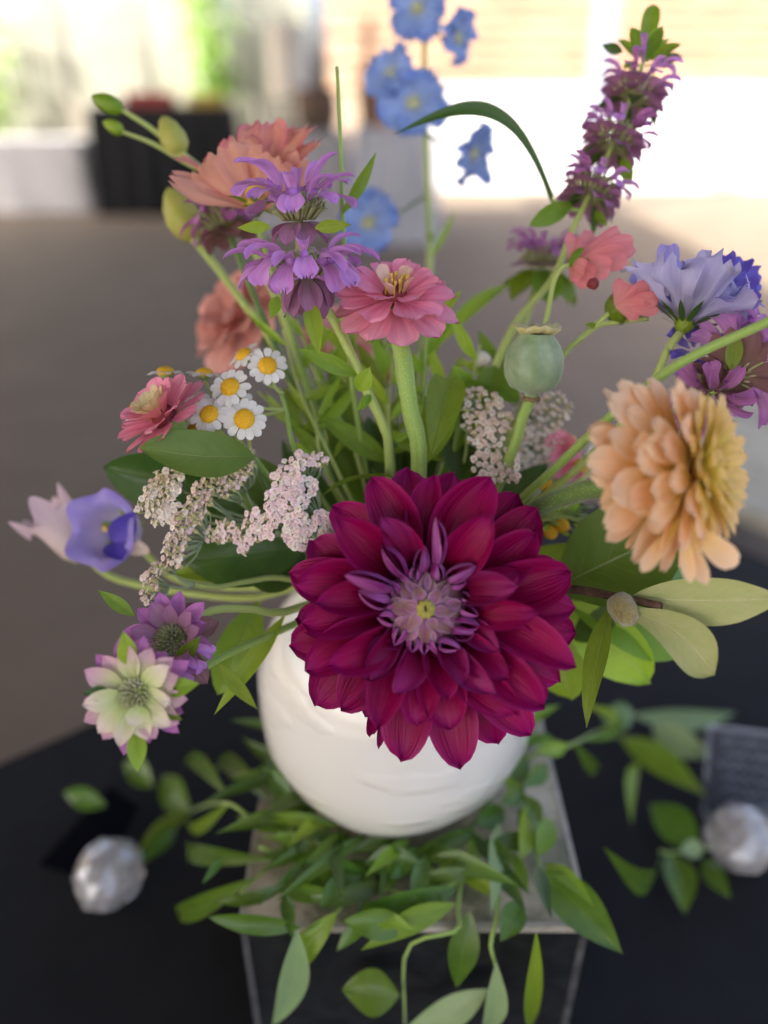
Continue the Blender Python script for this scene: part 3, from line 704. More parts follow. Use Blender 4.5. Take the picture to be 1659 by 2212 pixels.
# small zinnia by the daisies
t=thing('zinnia','small rose pink zinnia with a cream centre beside the white daisies','flower',base_pt())
ZM=frame(P(352,898,.362),N(-.52,.62,.55))
zinnia(t,ZM,.0245,[(10,.84,.50,R(8),-.15,-.1,.18,'pink'),(9,.78,.46,R(25),-.2,-.02,.18,'pink'),(7,.66,.40,R(48),-.25,.06,.16,'pink'),(12,.46,.18,R(66),-.35,.1,.14,'cream_green'),(7,.36,.15,R(80),-.4,.14,.08,'cream_green')],disc=(.006,.006,'maroon'),stam=6)
under_cup(t,ZM@T(0,0,-.003),.008,.011)
stem(t,stem_path(ZM@Vector((0,0,-.012)),[P(430,985,.385),P(600,1150,.41)]),.0032,.003,M['stem'])

# feverfew
t=thing('feverfew_sprig','branching sprig of small white daisies over the cream yarrow clusters','flower',base_pt())
node=P(617,884,.385)
for (u,v,d,nr,s,old,nd) in [(578,790,.372,N(.15,.25,.95),1.0,False,P(612,850,.385)),(526,766,.378,N(-.45,.65,.6),.92,False,P(605,842,.388)),(497,836,.366,N(-.2,.3,.93),1.02,False,node),(508,871,.376,N(.2,.2,.95),.95,True,node)]:
    e=daisy(t,P(u,v,d),nr,s,12,old)
    tube('flower_stalk',[e,e.lerp(nd,.5)+Vector((0,0,-.004)),nd],.00085,M['stem_l'],t,8,6)
stem(t,[P(605,842,.388),node]+stem_path(P(650,1000,.4))[0:1]+stem_path(P(650,1000,.4))[1:],.0010,.0018,M['stem'])
t=thing('feverfew_sprig','branching sprig of small white daisies crowded behind the small rose zinnia','flower',base_pt())
node=P(548,985,.385)
for (u,v,d,nr,s,old) in [(528,905,.364,N(0,.15,1),1.08,False),(452,895,.366,N(-.15,.3,.93),1.0,False),(432,881,.378,N(.1,.35,.9),.95,True),(424,928,.374,N(0,.5,.8),.95,True),
                     (357,803,.385,N(.0,.97,.22),.95,False),(442,806,.385,N(.05,.96,.18),.95,False),(338,838,.382,N(-.3,.8,.5),.95,False),(294,879,.382,N(-.65,.6,.45),.92,False)]:
    e=daisy(t,P(u,v,d),nr,s,13,old)
    tube('flower_stalk',[e,e.lerp(node,.5)+Vector((0,0,-.006)),node],.0008,M['stem_l'],t,10,6)
stem(t,stem_path(node),.0012,.0018,M['stem'])

# yarrow, left
def z3(x,y): return (232+.32*x,697+.32*y)
def z3b(L): return [(*z3(x,y),r*.32) for x,y,r in L]
t=thing('yarrow','pale pink yarrow with flat flower clusters touching the dahlia','flower',base_pt())
bl=z3b([(1420,920,55),(1320,930,60),(1230,985,70),(1150,1060,50),(1200,1130,80),(1330,1110,80),(1110,1190,60),(1280,1190,80),(1150,1270,70),(990,1350,80),(1090,1330,60),(1060,1400,60),(790,1400,75),(690,1430,42),(880,1450,38),(912,1525,34),
        (1270,1340,80),(1350,1370,60),(1440,1310,45),(1490,1370,38),(1460,1425,28),(1340,1490,45),(1270,1460,55),(1220,1420,50),(970,1470,40)])
pts=dart(bl,9.6,3)
hub=P(668,1150,.395)
yarrow(t,pts,lambda u,v:.356+.00006*abs(u-640)+.00005*abs(v-1090),lambda u,v:N((u-650)*.004-.1,(1110-v)*.0035+.15,1),hub,
       [P(655,1060,.378),P(640,1110,.376),P(600,1130,.374),P(520,1150,.370),P(655,1140,.372),P(690,1110,.37)],'pppc')
stem(t,stem_path(hub),.0014,.0024,M['stem_y'])
t=thing('yarrow','cream and pink yarrow with curved side-on clusters under the broad green leaf','flower',base_pt())
arc=[(950,905),(880,930),(800,980),(740,1020),(680,1070),(620,1130),(590,1200),(545,1270),(500,1330),(460,1400),(430,1470),(420,1540),(460,1590)]
bl=z3b([(x,y,50) for x,y in arc]+[(x+45,y+45,42) for x,y in arc[1:9]]+[(900,1010,45),(800,1070,55),(880,1070,35),(780,1150,40),(500,1420,40),(490,1500,40)])
ptsb=dart(bl,9.8,5)
hub=P(571,1130,.392)
def nb(u,v): return N(-.62,.50-(v-1000)*.0012,.72)
yarrow(t,ptsb,lambda u,v:.362+.00008*(u-380),nb,hub,[P(530,1060,.385),P(520,1085,.383),P(505,1120,.381),P(470,1175,.378),P(440,1165,.376)],'pctp')
bl=z3b([(370,1080,90),(330,1160,90),(300,1230,80),(420,1130,70),(390,1220,90),(420,1290,70),(350,1320,60),(440,1030,60),(490,980,50),(240,1240,45)])
ptsa=dart(bl,9.8,6)
h2=P(400,1120,.388)
yarrow(t,ptsa,lambda u,v:.366+.0004*max(0,0),lambda u,v:N((u-370)*.01-.25,(1080-v)*.008+.3,.9),hub,[h2,P(385,1090,.385),P(395,1060,.385)],'ccct')
bl=z3b([(390,1610,38),(345,1640,42),(300,1690,42),(270,1740,42),(255,1800,40),(270,1855,36),(330,1700,36),(300,1780,36)])
ptsd=dart(bl,10.5,8)
hub2=P(420,1262,.378)
yarrow(t,ptsd,lambda u,v:.366,lambda u,v:N(-.65,.45,.65),hub2,[P(370,1235,.372),P(365,1265,.372)],'ctp')
tube('side_stem',[hub2,P(470,1268,.382),P(540,1255,.392),P(620,1250,.405),MOUTH+Vector((-.02,-.02,0))],[(0,.0010),(1,.0018)],M['stem_l'],t,14,6)
stem(t,stem_path(hub),.0014,.0024,M['stem_y'])

# apricot cosmos, upper left
t=thing('cosmos','apricot cosmos flower with ruffled upright petals behind the purple bee balm','flower',base_pt())
b0=P(552,448,.402)
for (u,v,dd,wd,roll,bend,mt) in [(366,374,-.012,62,.25,.35,'apricot'),(378,338,.004,42,.9,.1,'apricot'),(430,352,-.004,72,.1,.3,'apricot'),(478,312,-.012,105,0,.35,'apricot'),(516,292,.006,80,-.1,.2,'apricot'),(572,260,.012,88,.15,.25,'apricot'),
                               (628,272,.014,70,.2,.2,'apricot'),(668,270,.012,80,-.4,.4,'apricot'),(696,305,.004,82,-.5,.5,'apricot'),(650,330,-.012,100,-.1,.6,'apricot'),(585,330,-.016,95,.1,.4,'apricot')]:
    A=b0+RT*rnd.uniform(-.003,.003); B=P(u,v,.402+dd); W=wd*.40/F
    y=(B-A).normalized(); z=N(-.05,.35,.95)*(-1 if dd<0 else 1)
    zz=(z-y*z.dot(y)).normalized(); x=y.cross(zz)
    Mx=Matrix.Translation(A)@Matrix((x,y,zz)).transposed().to_4x4()@RY(roll)
    part('petal',petal('petal',M[mt],1,W*1.25,BROAD,el=bend*.5,bend=-bend,cup=.8,cup1=.5,ruf=.09,rf=9,notch=.10,seed=rnd.randrange(9999),chord=(B-A).length,nu=14,nv=16,rib=.035),t,Mx)
cm=frame(b0,N(.05,1,.05))
part('disc',mesh('disc',*[ (lambda g:(g[0],g[1]))(lathe_geo([(.006,.0),(.006,.010),(.003,.012),(0,.0125)],14))][0],M['stamen']),t,cm)
under_cup(t,cm@T(0,0,.003),.0055,.008,'leaf')
ms=[petal('sepal',M['leaf'],.013,.0052,LANCE,bend=-.5,cup=.6,seed=i) for i in range(3)]
ring(t,cm,7,.004,0,ms,name='sepal',el=R(20))
stem(t,stem_path(cm@Vector((0,0,-.006)),[P(600,620,.41),P(680,900,.42)]),.0016,.002,M['stem'])

# bee balm, upper left: two tiers
def bee_tier(t, pos, ax, rr, nfl, el, fl, nb, bel, bmat='bract', h=.014, ncal=26, bl=.018, sc=1.0, cal='calyx', wobble=.3):
    Mx=frame(pos,ax)
    calyx_cluster(t,Mx,rr,h,ncal,cal)
    ring(t,Mx,nfl,rr*.30,h*.45,fl,name='floret',el=el,aj=.2,ej=wobble,sj=.15,zj=.002)
    bracts(t,Mx,nb,bl,bl*.62,bel,mat=bmat,r0=rr*.2,z0=-.001)
    return Mx
t=thing('bee_balm','lilac bee balm with two stacked flower tiers overlapping the apricot cosmos','flower',base_pt())
ax=N(-.05,.93,.35)
big=[bee_floret(60+i,.027,'bee',i%3*.3) for i in range(6)]
bee_tier(t,P(645,475,.368),ax,.014,11,R(38),big,8,R(-25),bl=.017,ncal=36,h=.0115)
bee_tier(t,P(660,595,.364),ax,.015,15,R(5),big,9,R(-50),bl=.019,ncal=36,h=.0115)
ms=[petal('leaf',M['leaf_l'],.024,.007,LANCE,bend=-.6,fold=.3,cup=.3,seed=i) for i in range(3)]
leaf_between(t,P(585,490,.36),P(512,492,.355),.0055,M['leaf_l'],bend=.3)
leaf_between(t,P(680,492,.355),P(760,485,.352),.0060,M['leaf'],bend=.8)
leaf_between(t,P(600,640,.358),P(585,690,.352),.0060,M['leaf_l'],bend=.2)
stem(t,[P(645,475,.37),P(658,595,.367),P(720,690,.37),P(765,780,.374),P(795,850,.378),P(828,920,.385)]+stem_path(P(840,985,.395)),.0022,.0026,M['stem_l'],n=50)
for a_,b_,w_,m_ in [((668,645,.362),(690,772,.355),.0085,'leaf_l'),((772,812,.374),(642,752,.368),.0085,'leaf'),((775,845,.374),(800,792,.366),.0090,'leaf_l'),((798,852,.376),(770,890,.37),.004,'leaf_l'),((800,852,.376),(782,888,.368),.0035,'leaf_l')]:
    leaf_between(t,P(*a_),P(*b_),w_,M[m_],bend=.5,fold=.2)
# darker faded bee balm behind
t=thing('bee_balm','faded dusky bee balm in the shade behind the lilac bee balm','flower',base_pt())
bee_tier(t,P(490,490,.43),N(-.3,.9,.2),.014,9,R(0),FLORETS_D,8,R(-10),bmat='bract_brown',bl=.02)
stem(t,stem_path(P(492,496,.43),[P(600,760,.43)]),.0018,.0022,M['stem_d'])

# lower left bee balms
t=thing('bee_balm','mauve bee balm bloom with rounded bracts under the yarrow cluster','flower',base_pt())
Mx=frame(P(372,1385,.345),N(-.15,.35,.92))
calyx_cluster(t,Mx,.0085,.006,40,'calyx')
bracts(t,Mx,12,.0165,.0092,R(25),-.3,'bee_deep',r0=.006,z0=.0)
bracts(t,Mx,9,.0150,.0085,R(50),-.3,'bract',r0=.006,z0=.001)
bracts(t,Mx,6,.018,.011,R(-5),-.4,'bract_brown',r0=.006,z0=-.002)
for a in (-2.2,-2.6,-1.8,-3.0): part('floret',rnd.choice(FLORETS),t,Mx@RZ(a)@T(0,.007,.003)@RX(R(15))@SC(.75))
leaf_between(t,P(380,1440,.338),P(435,1372,.33),.0075,M['leaf'],bend=.3)
leaf_between(t,P(290,1330,.36),P(212,1275,.358),.0065,M['leaf'],bend=.3)
stem(t,stem_path(Mx@Vector((0,0,-.002)),[P(450,1322,.36),P(540,1315,.375),P(615,1322,.39)]),.0019,.0022,M['stem_l'])
leaf_between(t,P(615,1330,.39),P(462,1545,.372),.009,M['leaf_l'],bend=.3)
leaf_between(t,P(465,1430,.37),P(556,1532,.38),.007,M['leaf'],bend=.2)
leaf_between(t,P(560,1300,.40),P(470,1500,.40),.022,M['leaf'],bend=.4,prof=ELLI)
t=thing('bee_balm','pale pink and cream bee balm bloom with a green heart and pointed leafy bracts','flower',base_pt())
Mx=frame(P(292,1498,.318),N(-.08,.0,1))
calyx_cluster(t,Mx,.0085,.005,30,'calyx_pale')
bracts(t,Mx,14,.0185,.0090,R(10),-.2,'bee_deep',r0=.006,z0=-.003)
bracts(t,Mx,13,.0170,.0098,R(20),-.3,'bract_pale',r0=.005,z0=-.001)
for a_ in (1.75,2.4,2.95,3.5,4.1,4.6,-.9):
    part('bract',petal('bract',M['bract_cream'],.0165*rnd.uniform(.85,1.1),.0095,ELLI,bend=-.4,cup=.8,fold=.12,ruf=.05,seed=rnd.randrange(999),nu=8,nv=10),t,Mx@RZ(a_)@T(0,.004,0)@RX(R(26)+rnd.uniform(-.1,.15)))
for u,v,w_,m_ in [(266,1362,.0080,'leaf_l'),(432,1476,.0080,'leaf_l'),(297,1668,.0080,'leaf_l'),(178,1497,.006,'leaf_d'),(394,1556,.006,'leaf')]:
    A=P(292,1500,.318).lerp(P(u,v,.318),.45); leaf_between(t,A,P(u,v,.314),w_,M[m_],bend=.3,prof=LANCE,fold=.3)
leaf_between(t,P(300,1525,.308),P(287,1570,.306),.008,M['bract_cream'],bend=.2,prof=ELLI)
stem(t,stem_path(Mx@Vector((0,0,-.004)),[P(400,1470,.35),P(520,1400,.375)]),.0018,.0022,M['stem'])

# bellflowers, left
def bell_geo(R_,L,lob=.25,k=60):
    pr=[(.25,0),(.5,.06),(.66,.2),(.70,.4),(.72,.6),(.80,.78),(.95,.90),(1.15,.97)]
    def fn(r,z,a,t):
        c=math.cos(5*a); tt=t**4
        return ((r+.06*c*tt)*R_,(z+lob*.5*tt*c - .10*tt)*L)
    return lathe_geo(pr,k,fn)
t=thing('bellflower','violet bellflower open towards the viewer at the far left of the bouquet','flower',base_pt())
Mx=frame(P(278,1148,.448),N(-.28,.05,.95))
v,f,u=bell_geo(.0195,.030); bl=part('bell',mesh('bell',v,f,M['bell'],u),t,Mx)
tube('pistil',[Mx@Vector((0,0,.0)),Mx@Vector((.0,.001,.022))],[(0,.001),(.8,.0012),(1,.002)],M['stamen'],t,6,6)
for (u1,v1) in ((292,1105),(262,1212)):
    leaf_between(t,P(245,1172,.43),P(u1,v1,.418),.014,M['bell_dark'],prof=ELLI,bend=.5,name='folded_lobe')
leaf_between(t,P(300,1200,.43),P(300,1165,.42),.011,M['yarrow_tan'],prof=ELLI,name='dry_lobe')
ms=[petal('sepal',M['leaf_l'],.016,.005,LANCE,bend=.3,seed=i) for i in range(2)]
ring(t,Mx,5,.004,-.001,ms,name='sepal',el=R(35))
stem(t,stem_path(Mx@Vector((0,0,.001)),[P(380,1250,.46),P(560,1270,.45)]),.002,.0022,M['stem_l'])
t=thing('bellflower','pale blush bellflower seen from the side, pointing away from the violet one','flower',base_pt())
Mx=frame(P(188,1205,.452),N(-.68,.72,.05),spin=.3)
v,f,u=bell_geo(.0150,.042,.34); part('bell',mesh('bell',v,f,M['bell_pale'],u),t,Mx)
ring(t,Mx,5,.003,-.002,ms,name='sepal',el=R(60))
stem(t,stem_path(Mx@Vector((0,0,.001)),[P(250,1250,.458),P(400,1280,.455),P(560,1290,.45)]),.0022,.0022,M['stem_l'])

# lisianthus buds, upper left
t=thing('lisianthus','slender stem with three green buds reaching over the black draped table','flower',base_pt())
def bud_lathe(r,L,mat,name='bud'):
    v,f,u=lathe_geo([(0,0),(r*.5,L*.04),(r*.9,L*.2),(r,L*.42),(r*.8,L*.68),(r*.4,L*.9),(0,L)],16,lambda rr,z,a,tt:(rr*(1+.07*math.sin(a*5+z*120)),z))
    return mesh(name,v,f,M[mat],u)
def bud_at(t,A,B,r,mat):
    A=Vector(A);B=Vector(B); part('bud',bud_lathe(r,(B-A).length,mat),t,frame(A,B-A))
bud_at(t,P(265,238,.44),P(196,208,.44),.0052,'leaf_l'); bud_at(t,P(265,285,.44),P(222,262,.44),.0038,'leaf_l'); bud_at(t,P(392,335,.44),P(350,250,.44),.0075,'bud_y')
br=P(440,368,.44)
tube('side_stem',[P(265,238,.44),P(330,280,.44),P(395,335,.44),br],[(0,.0012),(1,.002)],M['stem_l'],t,12,6)
tube('side_stem',[P(265,285,.44),P(330,310,.44),P(400,350,.44),br],[(0,.001),(1,.0018)],M['stem_l'],t,12,6)
tube('side_stem',[P(390,330,.44),P(415,350,.44),br],.002,M['stem_l'],t,8,6)
stem(t,stem_path(br,[P(540,520,.45),P(640,760,.45)]),.0022,.0026,M['stem_l'])
t=thing('lisianthus','plump yellow-green bud on a long bare stem below the apricot cosmos','flower',base_pt())
bud_at(t,P(420,518,.452),P(362,405,.452),.0105,'bud_y')
stem(t,stem_path(P(418,515,.452),[P(470,580,.455),P(530,660,.455),P(600,760,.452)]),.0024,.0026,M['stem_l'])
# ================================================================ bouquet: right side
# peach zinnia
t=thing('zinnia','big peach and yellow double zinnia facing right, over the broad green leaf','flower',base_pt())
PM=frame(P(1484,1016,.303),N(.77,.05,.63),spin=.3); PR=.0390
zinnia(t,PM,PR,[(18,.90,.34,R(-22),-.3,-.22,.10,'peach'),(18,.90,.34,R(-13),-.35,-.15,.12,'peach'),(17,.86,.33,R(-3),-.32,-.08,.13,'peach'),(16,.80,.31,R(8),-.4,.0,.13,'peach'),(15,.74,.28,R(18),-.45,.06,.13,'peach'),
    (15,.68,.22,R(25),-.4,.10,.13,'peach_in'),(15,.61,.19,R(31),-.4,.13,.13,'peach_in'),(14,.54,.17,R(38),-.4,.15,.12,'peach_in'),(12,.47,.14,R(46),-.3,.17,.10,'peach_in'),(10,.37,.12,R(56),-.3,.18,.07,'peach_in'),(7,.26,.10,R(68),-.3,.19,.05,'peach_in')],disc=(.005,.0115,'maroon'),stam=5,aj=.13,ej=.13)
for (u,v,w_) in ((1385,1236,.006),(1492,1258,.0055),(1525,1262,.006),(1590,1222,.010)):
    leaf_between(t,P(1470,1120,.296),P(u,v,.293),w_,M['peach'],bend=.3,prof=SPOON,name='petal')
under_cup(t,PM@T(0,0,-.006),.013,.016)
pb=PM@Vector((0,0,-.018))
stem(t,[pb,P(1330,1050,.318),P(1250,1062,.335),P(1170,1095,.36)]+stem_path(P(1090,1150,.395)),.0044,.0040,M['stem_d'],n=40,k=12)

# broad magnolia spray, right
t=thing('magnolia_branch','brown twig with broad magnolia leaves and a fuzzy bud right of the dahlia','branch',base_pt())
stem(t,[P(1428,1310,.338),P(1350,1293,.350),P(1260,1276,.365),P(1190,1272,.385)]+stem_path(P(1100,1275,.415)),.0019,.003,M['twig'],n=34,name='twig')
tw=M['twig']
leaf_between(t,P(1205,1268,.392),P(1490,1140,.372),.051,M['mag'],prof=ELLI,bend=.35,roll=-.25,cup=.35,fold=.12,nu=10,nv=18)
leaf_between(t,P(1250,1225,.412),P(1450,1050,.405),.034,M['mag_l'],prof=ELLI,bend=.3,roll=.4,cup=.3)
leaf_between(t,P(1330,1290,.400),P(1530,1235,.405),.026,M['mag_l'],prof=ELLI,bend=.4,roll=-.5)
leaf_between(t,P(1365,1290,.350),P(1690,1292,.322),.0215,M['mag_b'],prof=ELLI,bend=.25,roll=.25,cup=.3,fold=.15,nu=10,nv=18,side=.04)
leaf_between(t,P(1348,1318,.345),P(1544,1462,.322),.0200,M['mag_b'],prof=[(0,.05),(.15,.35),(.4,.72),(.65,1),(.82,.95),(.93,.6),(1,.0)],bend=.45,roll=-.15,cup=.5,fold=.12,side=-.35,nu=10,nv=18,tipb=.5)
leaf_between(t,P(1318,1310,.355),P(1268,1572,.345),.012,M['leaf'],prof=LANCE,bend=.3,roll=.5,ruf=.08)
bm=frame(P(1328,1288,.347),N(.35,-.75,.55))
v,f,u=lathe_geo([(0,0),(.0045,.0008),(.0062,.004),(.0060,.009),(.0042,.0135),(0,.0155)],24,lambda r,z,a,tt:(r*(1+.03*math.sin(a*6)),z))
fb=part('fuzzy_bud',mesh('fuzzy_bud',v,f,M['fuzz'],u),t,bm)
hb=MB(); hr=random.Random(5)
for i in range(520):
    a=hr.random()*6.283; k=hr.random(); z=.0155*k; r=interp([(0,.001),(.08,.0045),(.26,.0062),(.58,.0060),(.87,.0042),(1,.0002)],k)
    p=Vector((r*math.cos(a),r*math.sin(a),z)); d=Vector((math.cos(a)*.9,math.sin(a)*.9,.9)).normalized()*hr.uniform(.0010,.0020); s=Vector((-math.sin(a),math.cos(a),0))*.00014
    hb.add([p-s,p+s,p+d],[(0,1,2)])
part('hair',hb.build('hair',M['fuzz']),fb,bm,stuff=True)

# scabiosa
t=thing('scabiosa','lavender scabiosa seen from behind with narrow green sepals, above the peach zinnia','flower',base_pt())
SM=frame(P(1478,700,.378),N(.36,.86,.05))
lob=[(0,.18),(.3,.55),(.55,.85),(.75,1),(.9,.95),(1,.7)]
m1=[petal('petal',M['scab'],.034*k,.021,lob,bend=.25,cup=.9,cup1=.5,ruf=.32,rf=10,notch=.14,seed=40+i,nu=10,nv=12,rib=.05) for i,k in enumerate((1,.9,1.1,1,.95))]
ring(t,SM,9,.003,.002,m1,el=R(28),ej=.22,aj=.12,a0=.2)
m2=[petal('petal',M['scab'],.026,.017,lob,bend=.2,cup=.9,ruf=.34,rf=10,notch=.14,seed=60+i,nu=8,nv=10,rib=.05) for i in range(4)]
ring(t,SM,9,.003,.004,m2,el=R(52),ej=.2,aj=.2)
m3=[petal('petal',M['scab_deep'],.024,.012,lob,bend=-.2,cup=.9,ruf=.2,rf=10,notch=.14,seed=80+i,nu=8,nv=10) for i in range(4)]
ring(t,SM,7,.003,.006,m3,el=R(66),ej=.3,aj=.3)
for (u,v,dd) in ((1640,598,.39),(1600,560,.392),(1560,552,.388),(1635,625,.385)):
    leaf_between(t,P(1545,640,.385),P(u,v,dd),.013,M['scab_deep'],prof=lob,bend=.4,ruf=.15,name='petal')
leaf_between(t,P(1440,640,.374),P(1444,530,.372),.0105,M['scab'],prof=lob,bend=.3,ruf=.15,name='petal')
sp=[petal('sepal',M['leaf_d'],.0175,.0034,LANCE,bend=-.15,cup=.5,seed=i) for i in range(3)]
ring(t,SM,11,.0035,-.001,sp,name='sepal',el=R(30),ej=.15)
under_cup(t,SM@T(0,0,.001),.0052,.006,'leaf_l')
stem(t,stem_path(SM@Vector((0,0,-.004)),[P(1440,760,.376),P(1390,860,.38),P(1250,1010,.39)]),.0020,.0022,M['stem_l'])

# bee balm behind the scabiosa (right edge)
t=thing('bee_balm','browning bee balm seen from below between the scabiosa and the peach zinnia','flower',base_pt())
Mx=frame(P(1588,808,.362),N(.5,.5,-.45))
bracts(t,Mx,10,.0245,.0125,R(12),.25,'bract_brown',r0=.002,z0=0)
ring(t,Mx,9,.004,.004,[bee_floret(90+i,.026,'bee') for i in range(3)],name='floret',el=R(15),ej=.35)
calyx_cluster(t,Mx,.012,.012,20)
leaf_between(t,P(1580,800,.356),P(1592,722,.352),.0075,M['leaf'],prof=ELLI,bend=.3)
M2=frame(P(1535,850,.372),N(-.2,-.5,.6))
ring(t,M2,9,.003,.002,FLORETS_D,name='floret',el=R(25),ej=.4); calyx_cluster(t,M2,.010,.009,16,'bract_brown')
bracts(t,M2,6,.016,.009,R(10),-.3,'bract_brown')
M3=frame(P(1645,720,.372),N(.3,.5,.4)); ring(t,M3,9,.003,.002,FLORETS,name='floret',el=R(20),ej=.4); bracts(t,M3,6,.018,.010,R(-5),-.3,'bract')
M4=frame(P(1500,765,.382),N(0,.5,.6)); ring(t,M4,6,.003,.002,[petal('petal',M['scab_deep'],.014,.010,lob,cup=.8,ruf=.2,seed=5)],el=R(20))
tube('side_stem',[P(1645,725,.372),P(1620,770,.37),P(1588,808,.366)],.0016,M['stem_l'],t,8,6)
tube('side_stem',[P(1500,768,.382),P(1520,830,.376),P(1537,850,.372)],.0016,M['stem_l'],t,8,6)
stem(t,[P(1588,808,.364),P(1555,835,.368),P(1530,856,.372)]+stem_path(P(1420,960,.39),[P(1230,1080,.4)]),.0018,.0022,M['stem_l'],n=34)
# long ribbed stem running out of the picture
t=thing('ribbed_stem_flower','long bare ribbed green stem crossing in front of the browning bee balm','stem',base_pt())
end=P(1790,625,.318)
stem(t,[end,P(1660,694,.325),P(1460,790,.336),P(1305,912,.355),P(1180,1030,.378)]+stem_path(P(1120,1085,.392)),.0020,.0026,M['stem'],n=46,k=10)
zinnia(t,frame(end,N(.6,.6,.5)),.022,[(11,.85,.5,R(0),-.3,0,.15,'pink'),(9,.7,.45,R(25),-.3,.05,.15,'pink')],disc=(.006,.005,'maroon'))

# small cosmos + bud, right
t=thing('cosmos','small rose pink cosmos nodding sideways above the poppy pod','flower',base_pt())
b0=P(1232,572,.392)
for (u,v,dd,wd,roll) in [(1246,512,.004,44,.2),(1288,512,.008,50,0),(1338,503,.006,40,.2),(1368,526,.0,46,.0),(1352,550,-.004,50,.1),(1318,582,-.008,44,-.2),(1280,605,-.010,46,.1),(1262,590,-.012,44,.1)]:
    leaf_between(t,b0,P(u,v,.392+dd),wd*.392/F*1.2,M['rose'],prof=BROAD,roll=roll,bend=.4,cup=.7,fold=0,ruf=.08,name='petal',nu=10,nv=12)
cm=frame(b0,N(.85,.35,.2))
ring(t,cm,6,.002,-.001,[petal('sepal',M['leaf'],.011,.0055,LANCE,bend=.3,cup=.8,seed=2)],name='sepal',el=R(50))
part('seed_head',bud_lathe(.003,.006,'maroon','seed_head'),t,frame(P(1278,604,.38),N(.2,-.9,.4)))
stem(t,[b0,P(1215,578,.392),P(1196,610,.393),P(1182,680,.394),P(1165,740,.396)]+stem_path(P(1120,900,.405)),.0011,.0018,M['stem_l'],n=34)
t=thing('cosmos','pink cosmos bud half open in green sepals beside the scabiosa','flower',base_pt())
bA,bB=P(1316,676,.388),P(1415,632,.392); cm=frame(bA,bB-bA)
part('bud',bud_lathe(.0085,.024,'rose'),t,cm)
for (u,v,wd) in ((1355,612,.012),(1405,628,.013),(1420,655,.012),(1385,668,.012)): leaf_between(t,P(1330,660,.382),P(u,v,.380),wd,M['rose'],prof=BROAD,bend=.5,ruf=.06,name='petal')
ring(t,cm,7,.005,.001,[petal('sepal',M['leaf'],.015,.0050,LANCE,el=1.1,bend=.15,cup=.8,seed=i) for i in range(2)],name='sepal',el=0)
under_cup(t,cm@T(0,0,.005),.0080,.006,'leaf')
jn=P(1215,770,.395)
stem(t,[bA,P(1296,694,.389),P(1250,735,.392),jn]+stem_path(P(1130,900,.405)),.0013,.0020,M['stem_l'],n=34)
tube('side_stem',[P(1400,688,.388),P(1330,696,.389),P(1290,705,.39),P(1250,737,.392)],.0013,M['stem_l'],t,12,6)
leaf_between(t,P(1290,705,.389),P(1262,700,.387),.003,M['leaf'],bend=.2)

# poppy pod
t=thing('poppy_seed_head','round grey-green poppy seed pod with a frilled crown','seed pod',base_pt())
pm=frame(P(1154,786,.372),N(.02,.94,.33)); R_=.0138
v,f,u=lathe_geo([(.22,-1.16),(.26,-1.08),(.24,-.99),(.5,-.95),(.80,-.80),(.97,-.48),(1.03,-.1),(1.0,.28),(.88,.60),(.70,.84),(.60,.96),(.62,1.06)],64,lambda r,z,a,tt:((r*(1+.018*math.cos(11*a)*(1-abs(z)*.3)*1.6))*R_,z*R_))
pod=part('pod',mesh('pod',v,f,M['poppy'],u),t,pm)
def crn(r,z,a,tt):
    k=.5+.5*math.cos(11*a); return (r*R_*(1-.20*(1-k)*tt), (z+.10*(1-k)*tt+.05*math.sin(a*3))*R_)
v,f,u=lathe_geo([(0,1.04),(.3,1.05),(.56,1.05),(.74,1.14),(.86,1.27),(.84,1.30),(.66,1.19),(.4,1.13),(0,1.14)],66,crn)
part('crown',mesh('crown',v,f,M['poppy_crown'],u),t,pm)
v,f,u=lathe_geo([(.20,-1.32),(.31,-1.28),(.33,-1.22),(.29,-1.15),(.2,-1.13)],32,lambda r,z,a,tt:(r*R_,(z+.02*math.sin(a*5))*R_))
part('collar',mesh('collar',v,f,M['poppy_ring'],u),t,pm)
stem(t,stem_path(pm@Vector((0,0,-1.2*R_)),[P(1128,905,.378),P(1112,960,.383),P(1060,1080,.40)]),.0027,.0026,M['stem'],n=34,k=10)

# yarrow, right
t=thing('yarrow','beige yarrow with wide flat clusters behind the poppy pod stem','flower',base_pt())
bl=[(1000,850,18),(1030,862,24),(1058,868,24),(1015,885,18),(1060,895,26),(1003,918,13),(1045,918,24),(1085,912,24),(1030,940,18),(1062,945,26),(1045,965,22),(1080,975,28),(1032,990,16),(1048,1010,26),(1095,1000,28),(1105,1022,20),(1075,1022,22)]
pts=dart(bl,11.5,11); hub=P(1060,990,.425)
yarrow(t,pts,lambda u,v:.392-.00006*(v-900),lambda u,v:N((u-1050)*.006,(950-v)*.004+.35,.9),hub,[P(1025,890,.412),P(1060,900,.412),P(1050,960,.41),P(1080,1000,.408)],'ttc')
bl=[(1140,878,32),(1185,900,30),(1150,945,34),(1190,945,26),(1213,885,24),(1168,982,22),(1110,862,18),(1130,985,22),(1200,860,20)]
pts=dart(bl,12,12)
yarrow(t,pts,lambda u,v:.425,lambda u,v:N((u-1160)*.006,(930-v)*.004+.35,.9),hub,[P(1150,900,.44),P(1185,930,.44),P(1150,960,.435)],'ttc')
stem(t,stem_path(hub),.0014,.0024,M['stem_y'])

